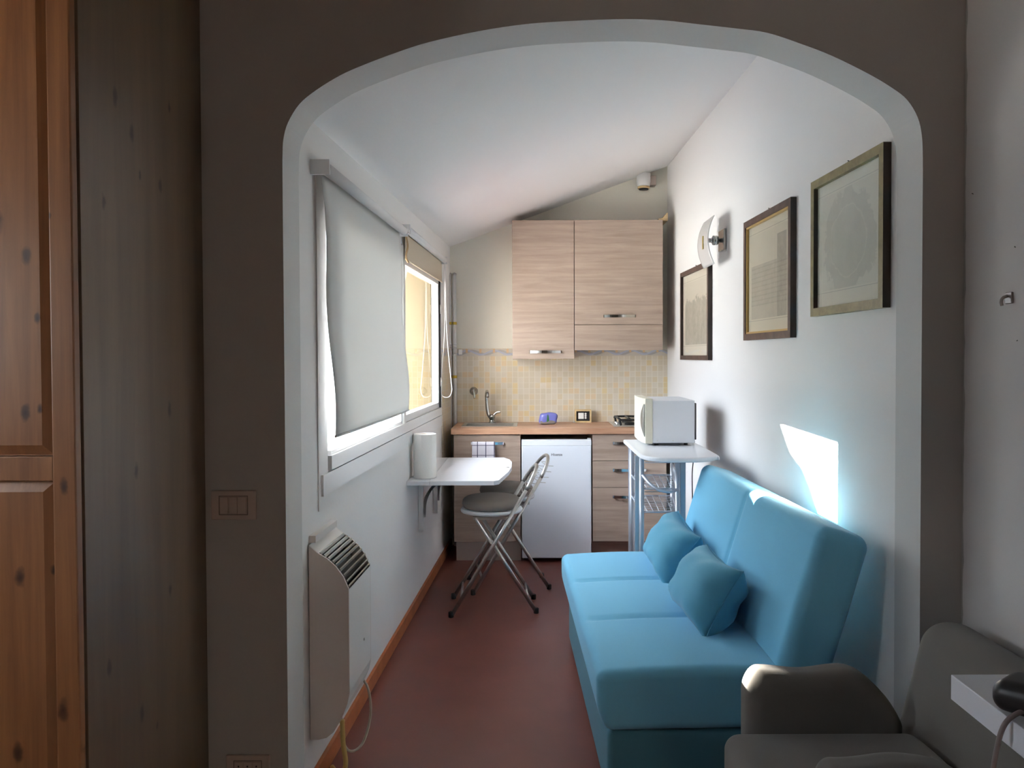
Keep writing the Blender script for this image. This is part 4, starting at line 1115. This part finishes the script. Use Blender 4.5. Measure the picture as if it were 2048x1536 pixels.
# ------------------------------------------------------------------ white shelf + black device
bm = BM(); box(bm, .722, 1.2345, .55, 1.365, .797, .840, .0015); o = obj('wall_shelf', bm, M['lam']); tag(o, 'thick white shelf board beside the armchair, right edge', 'shelf')
t = thing('black_device', 'black rounded plastic device with a cable on the white shelf', 'device', (.80, 1.2, .8405))
bm = BM(); soft_box(bm, .085, .17, .046, .02, 6, 10, 4, 5, lambda x, y, z: (x, y, z*(1+.25*math.cos(min(1, abs(y)/.085)*PI/2)) if z > 0 else z))
bm.transform(Matrix.Translation((.792, 1.185, .8640)) @ Matrix.Rotation(math.radians(38), 4, 'Z')); obj('casing', bm, M['black'], t)
bm = BM(); tube(bm, [(.765, 1.175, .8975), (.80, 1.14, .8985)], .0012, 6); obj('seam_line', bm, M['tube'], t)
bm = BM(); tube(bm, catmull([(.76, 1.19, .853), (.735, 1.19, .853), (.712, 1.19, .836), (.700, 1.19, .80), (.692, 1.19, .74), (.69, 1.185, .66), (.695, 1.18, .60), (.70, 1.15, .45), (.72, 1.10, .2), (.75, 1.05, .006), (.9, 1.0, .006)]), .0038, 8); obj('cable', bm, M['cablegrey'], t)

# wall hook and nail on the near right wall
t = thing('adhesive_hook', 'small clear adhesive hook on the near right wall', 'hook', (1.235, 2.06, 1.536))
bm = BM(); box(bm, 1.229, 1.235, 2.045, 2.073, 1.52, 1.55, .002); obj('base', bm, M['hookclear'], t)
bm = BM(); tube(bm, catmull([(1.228, 2.06, 1.54), (1.216, 2.06, 1.535), (1.212, 2.06, 1.525), (1.214, 2.06, 1.515)]), .004, 8); obj('hook', bm, M['hookclear'], t)
for (y, z, l, lab) in ((2.235, 1.836, .006, 'tiny nail high on the near right wall close to the arch'), (2.04, 1.662, .012, 'small dark nail mark above the adhesive hook'), (2.03, 1.424, .02, 'thin dark nail mark below the adhesive hook')):
    bm = BM(); tube(bm, [(1.2347, y, z), (1.229, y-l*.6, z+.001)], .0011, 6); o = obj('nail', bm, M['frameblack']); tag(o, lab, 'nail', 'nails in the near right wall')

# ------------------------------------------------------------------ light
wd = bpy.data.worlds.new('sky'); SC.world = wd; wd.use_nodes = True
wnt = wd.node_tree; bg = wnt.nodes['Background']; bg.inputs['Strength'].default_value = 14.0
wtc = wnt.nodes.new('ShaderNodeTexCoord'); wsp = wnt.nodes.new('ShaderNodeSeparateXYZ'); wcr = wnt.nodes.new('ShaderNodeValToRGB')
wnt.links.new(wtc.outputs['Generated'], wsp.inputs[0]); wnt.links.new(wsp.outputs['Z'], wcr.inputs['Fac']); wnt.links.new(wcr.outputs['Color'], bg.inputs['Color'])
we = wcr.color_ramp.elements; we[0].position = 0; we[0].color = (.22, .235, .25, 1); we[1].position = 1; we[1].color = (.85, .96, 1.12, 1)
we.new(.12).color = (.36, .395, .43, 1); we.new(.40).color = (.85, .95, 1.07, 1)
sd = bpy.data.lights.new('sun', 'SUN'); sd.energy = 140; sd.angle = .003; sd.color = (1, .94, .84)
su = bpy.data.objects.new('sun', sd); COL.objects.link(su)
su.rotation_euler = Vector((1.75, -1.27, -.77)).to_track_quat('-Z', 'Y').to_euler(); su.location = (-6, 7, 5)

# ------------------------------------------------------------------ camera
cd = bpy.data.cameras.new('camera'); cam = bpy.data.objects.new('camera', cd); COL.objects.link(cam); SC.camera = cam
cd.sensor_width = 36; cd.sensor_fit = 'HORIZONTAL'; cd.lens = 36*1600/2048; cd.clip_start = .02
th, ro = math.radians(1.2), math.radians(.2)
F_ = Vector((0, math.cos(th), -math.sin(th))); U0 = Vector((0, math.sin(th), math.cos(th))); R0 = Vector((1, 0, 0))
Rv = R0*math.cos(ro)-U0*math.sin(ro); Uv = U0*math.cos(ro)+R0*math.sin(ro)
mw = Matrix((Rv, Uv, -F_)).transposed().to_4x4(); mw.translation = (0, 0, CZ); cam.matrix_world = mw
cd.shift_x = -(1060-1024)/2048; cd.shift_y = (712+1600*math.tan(th)-768)/2048

vs = SC.view_settings
vs.view_transform = 'Standard'; vs.look = 'None'; vs.gamma = 1; vs.use_curve_mapping = False; vs.exposure = .46
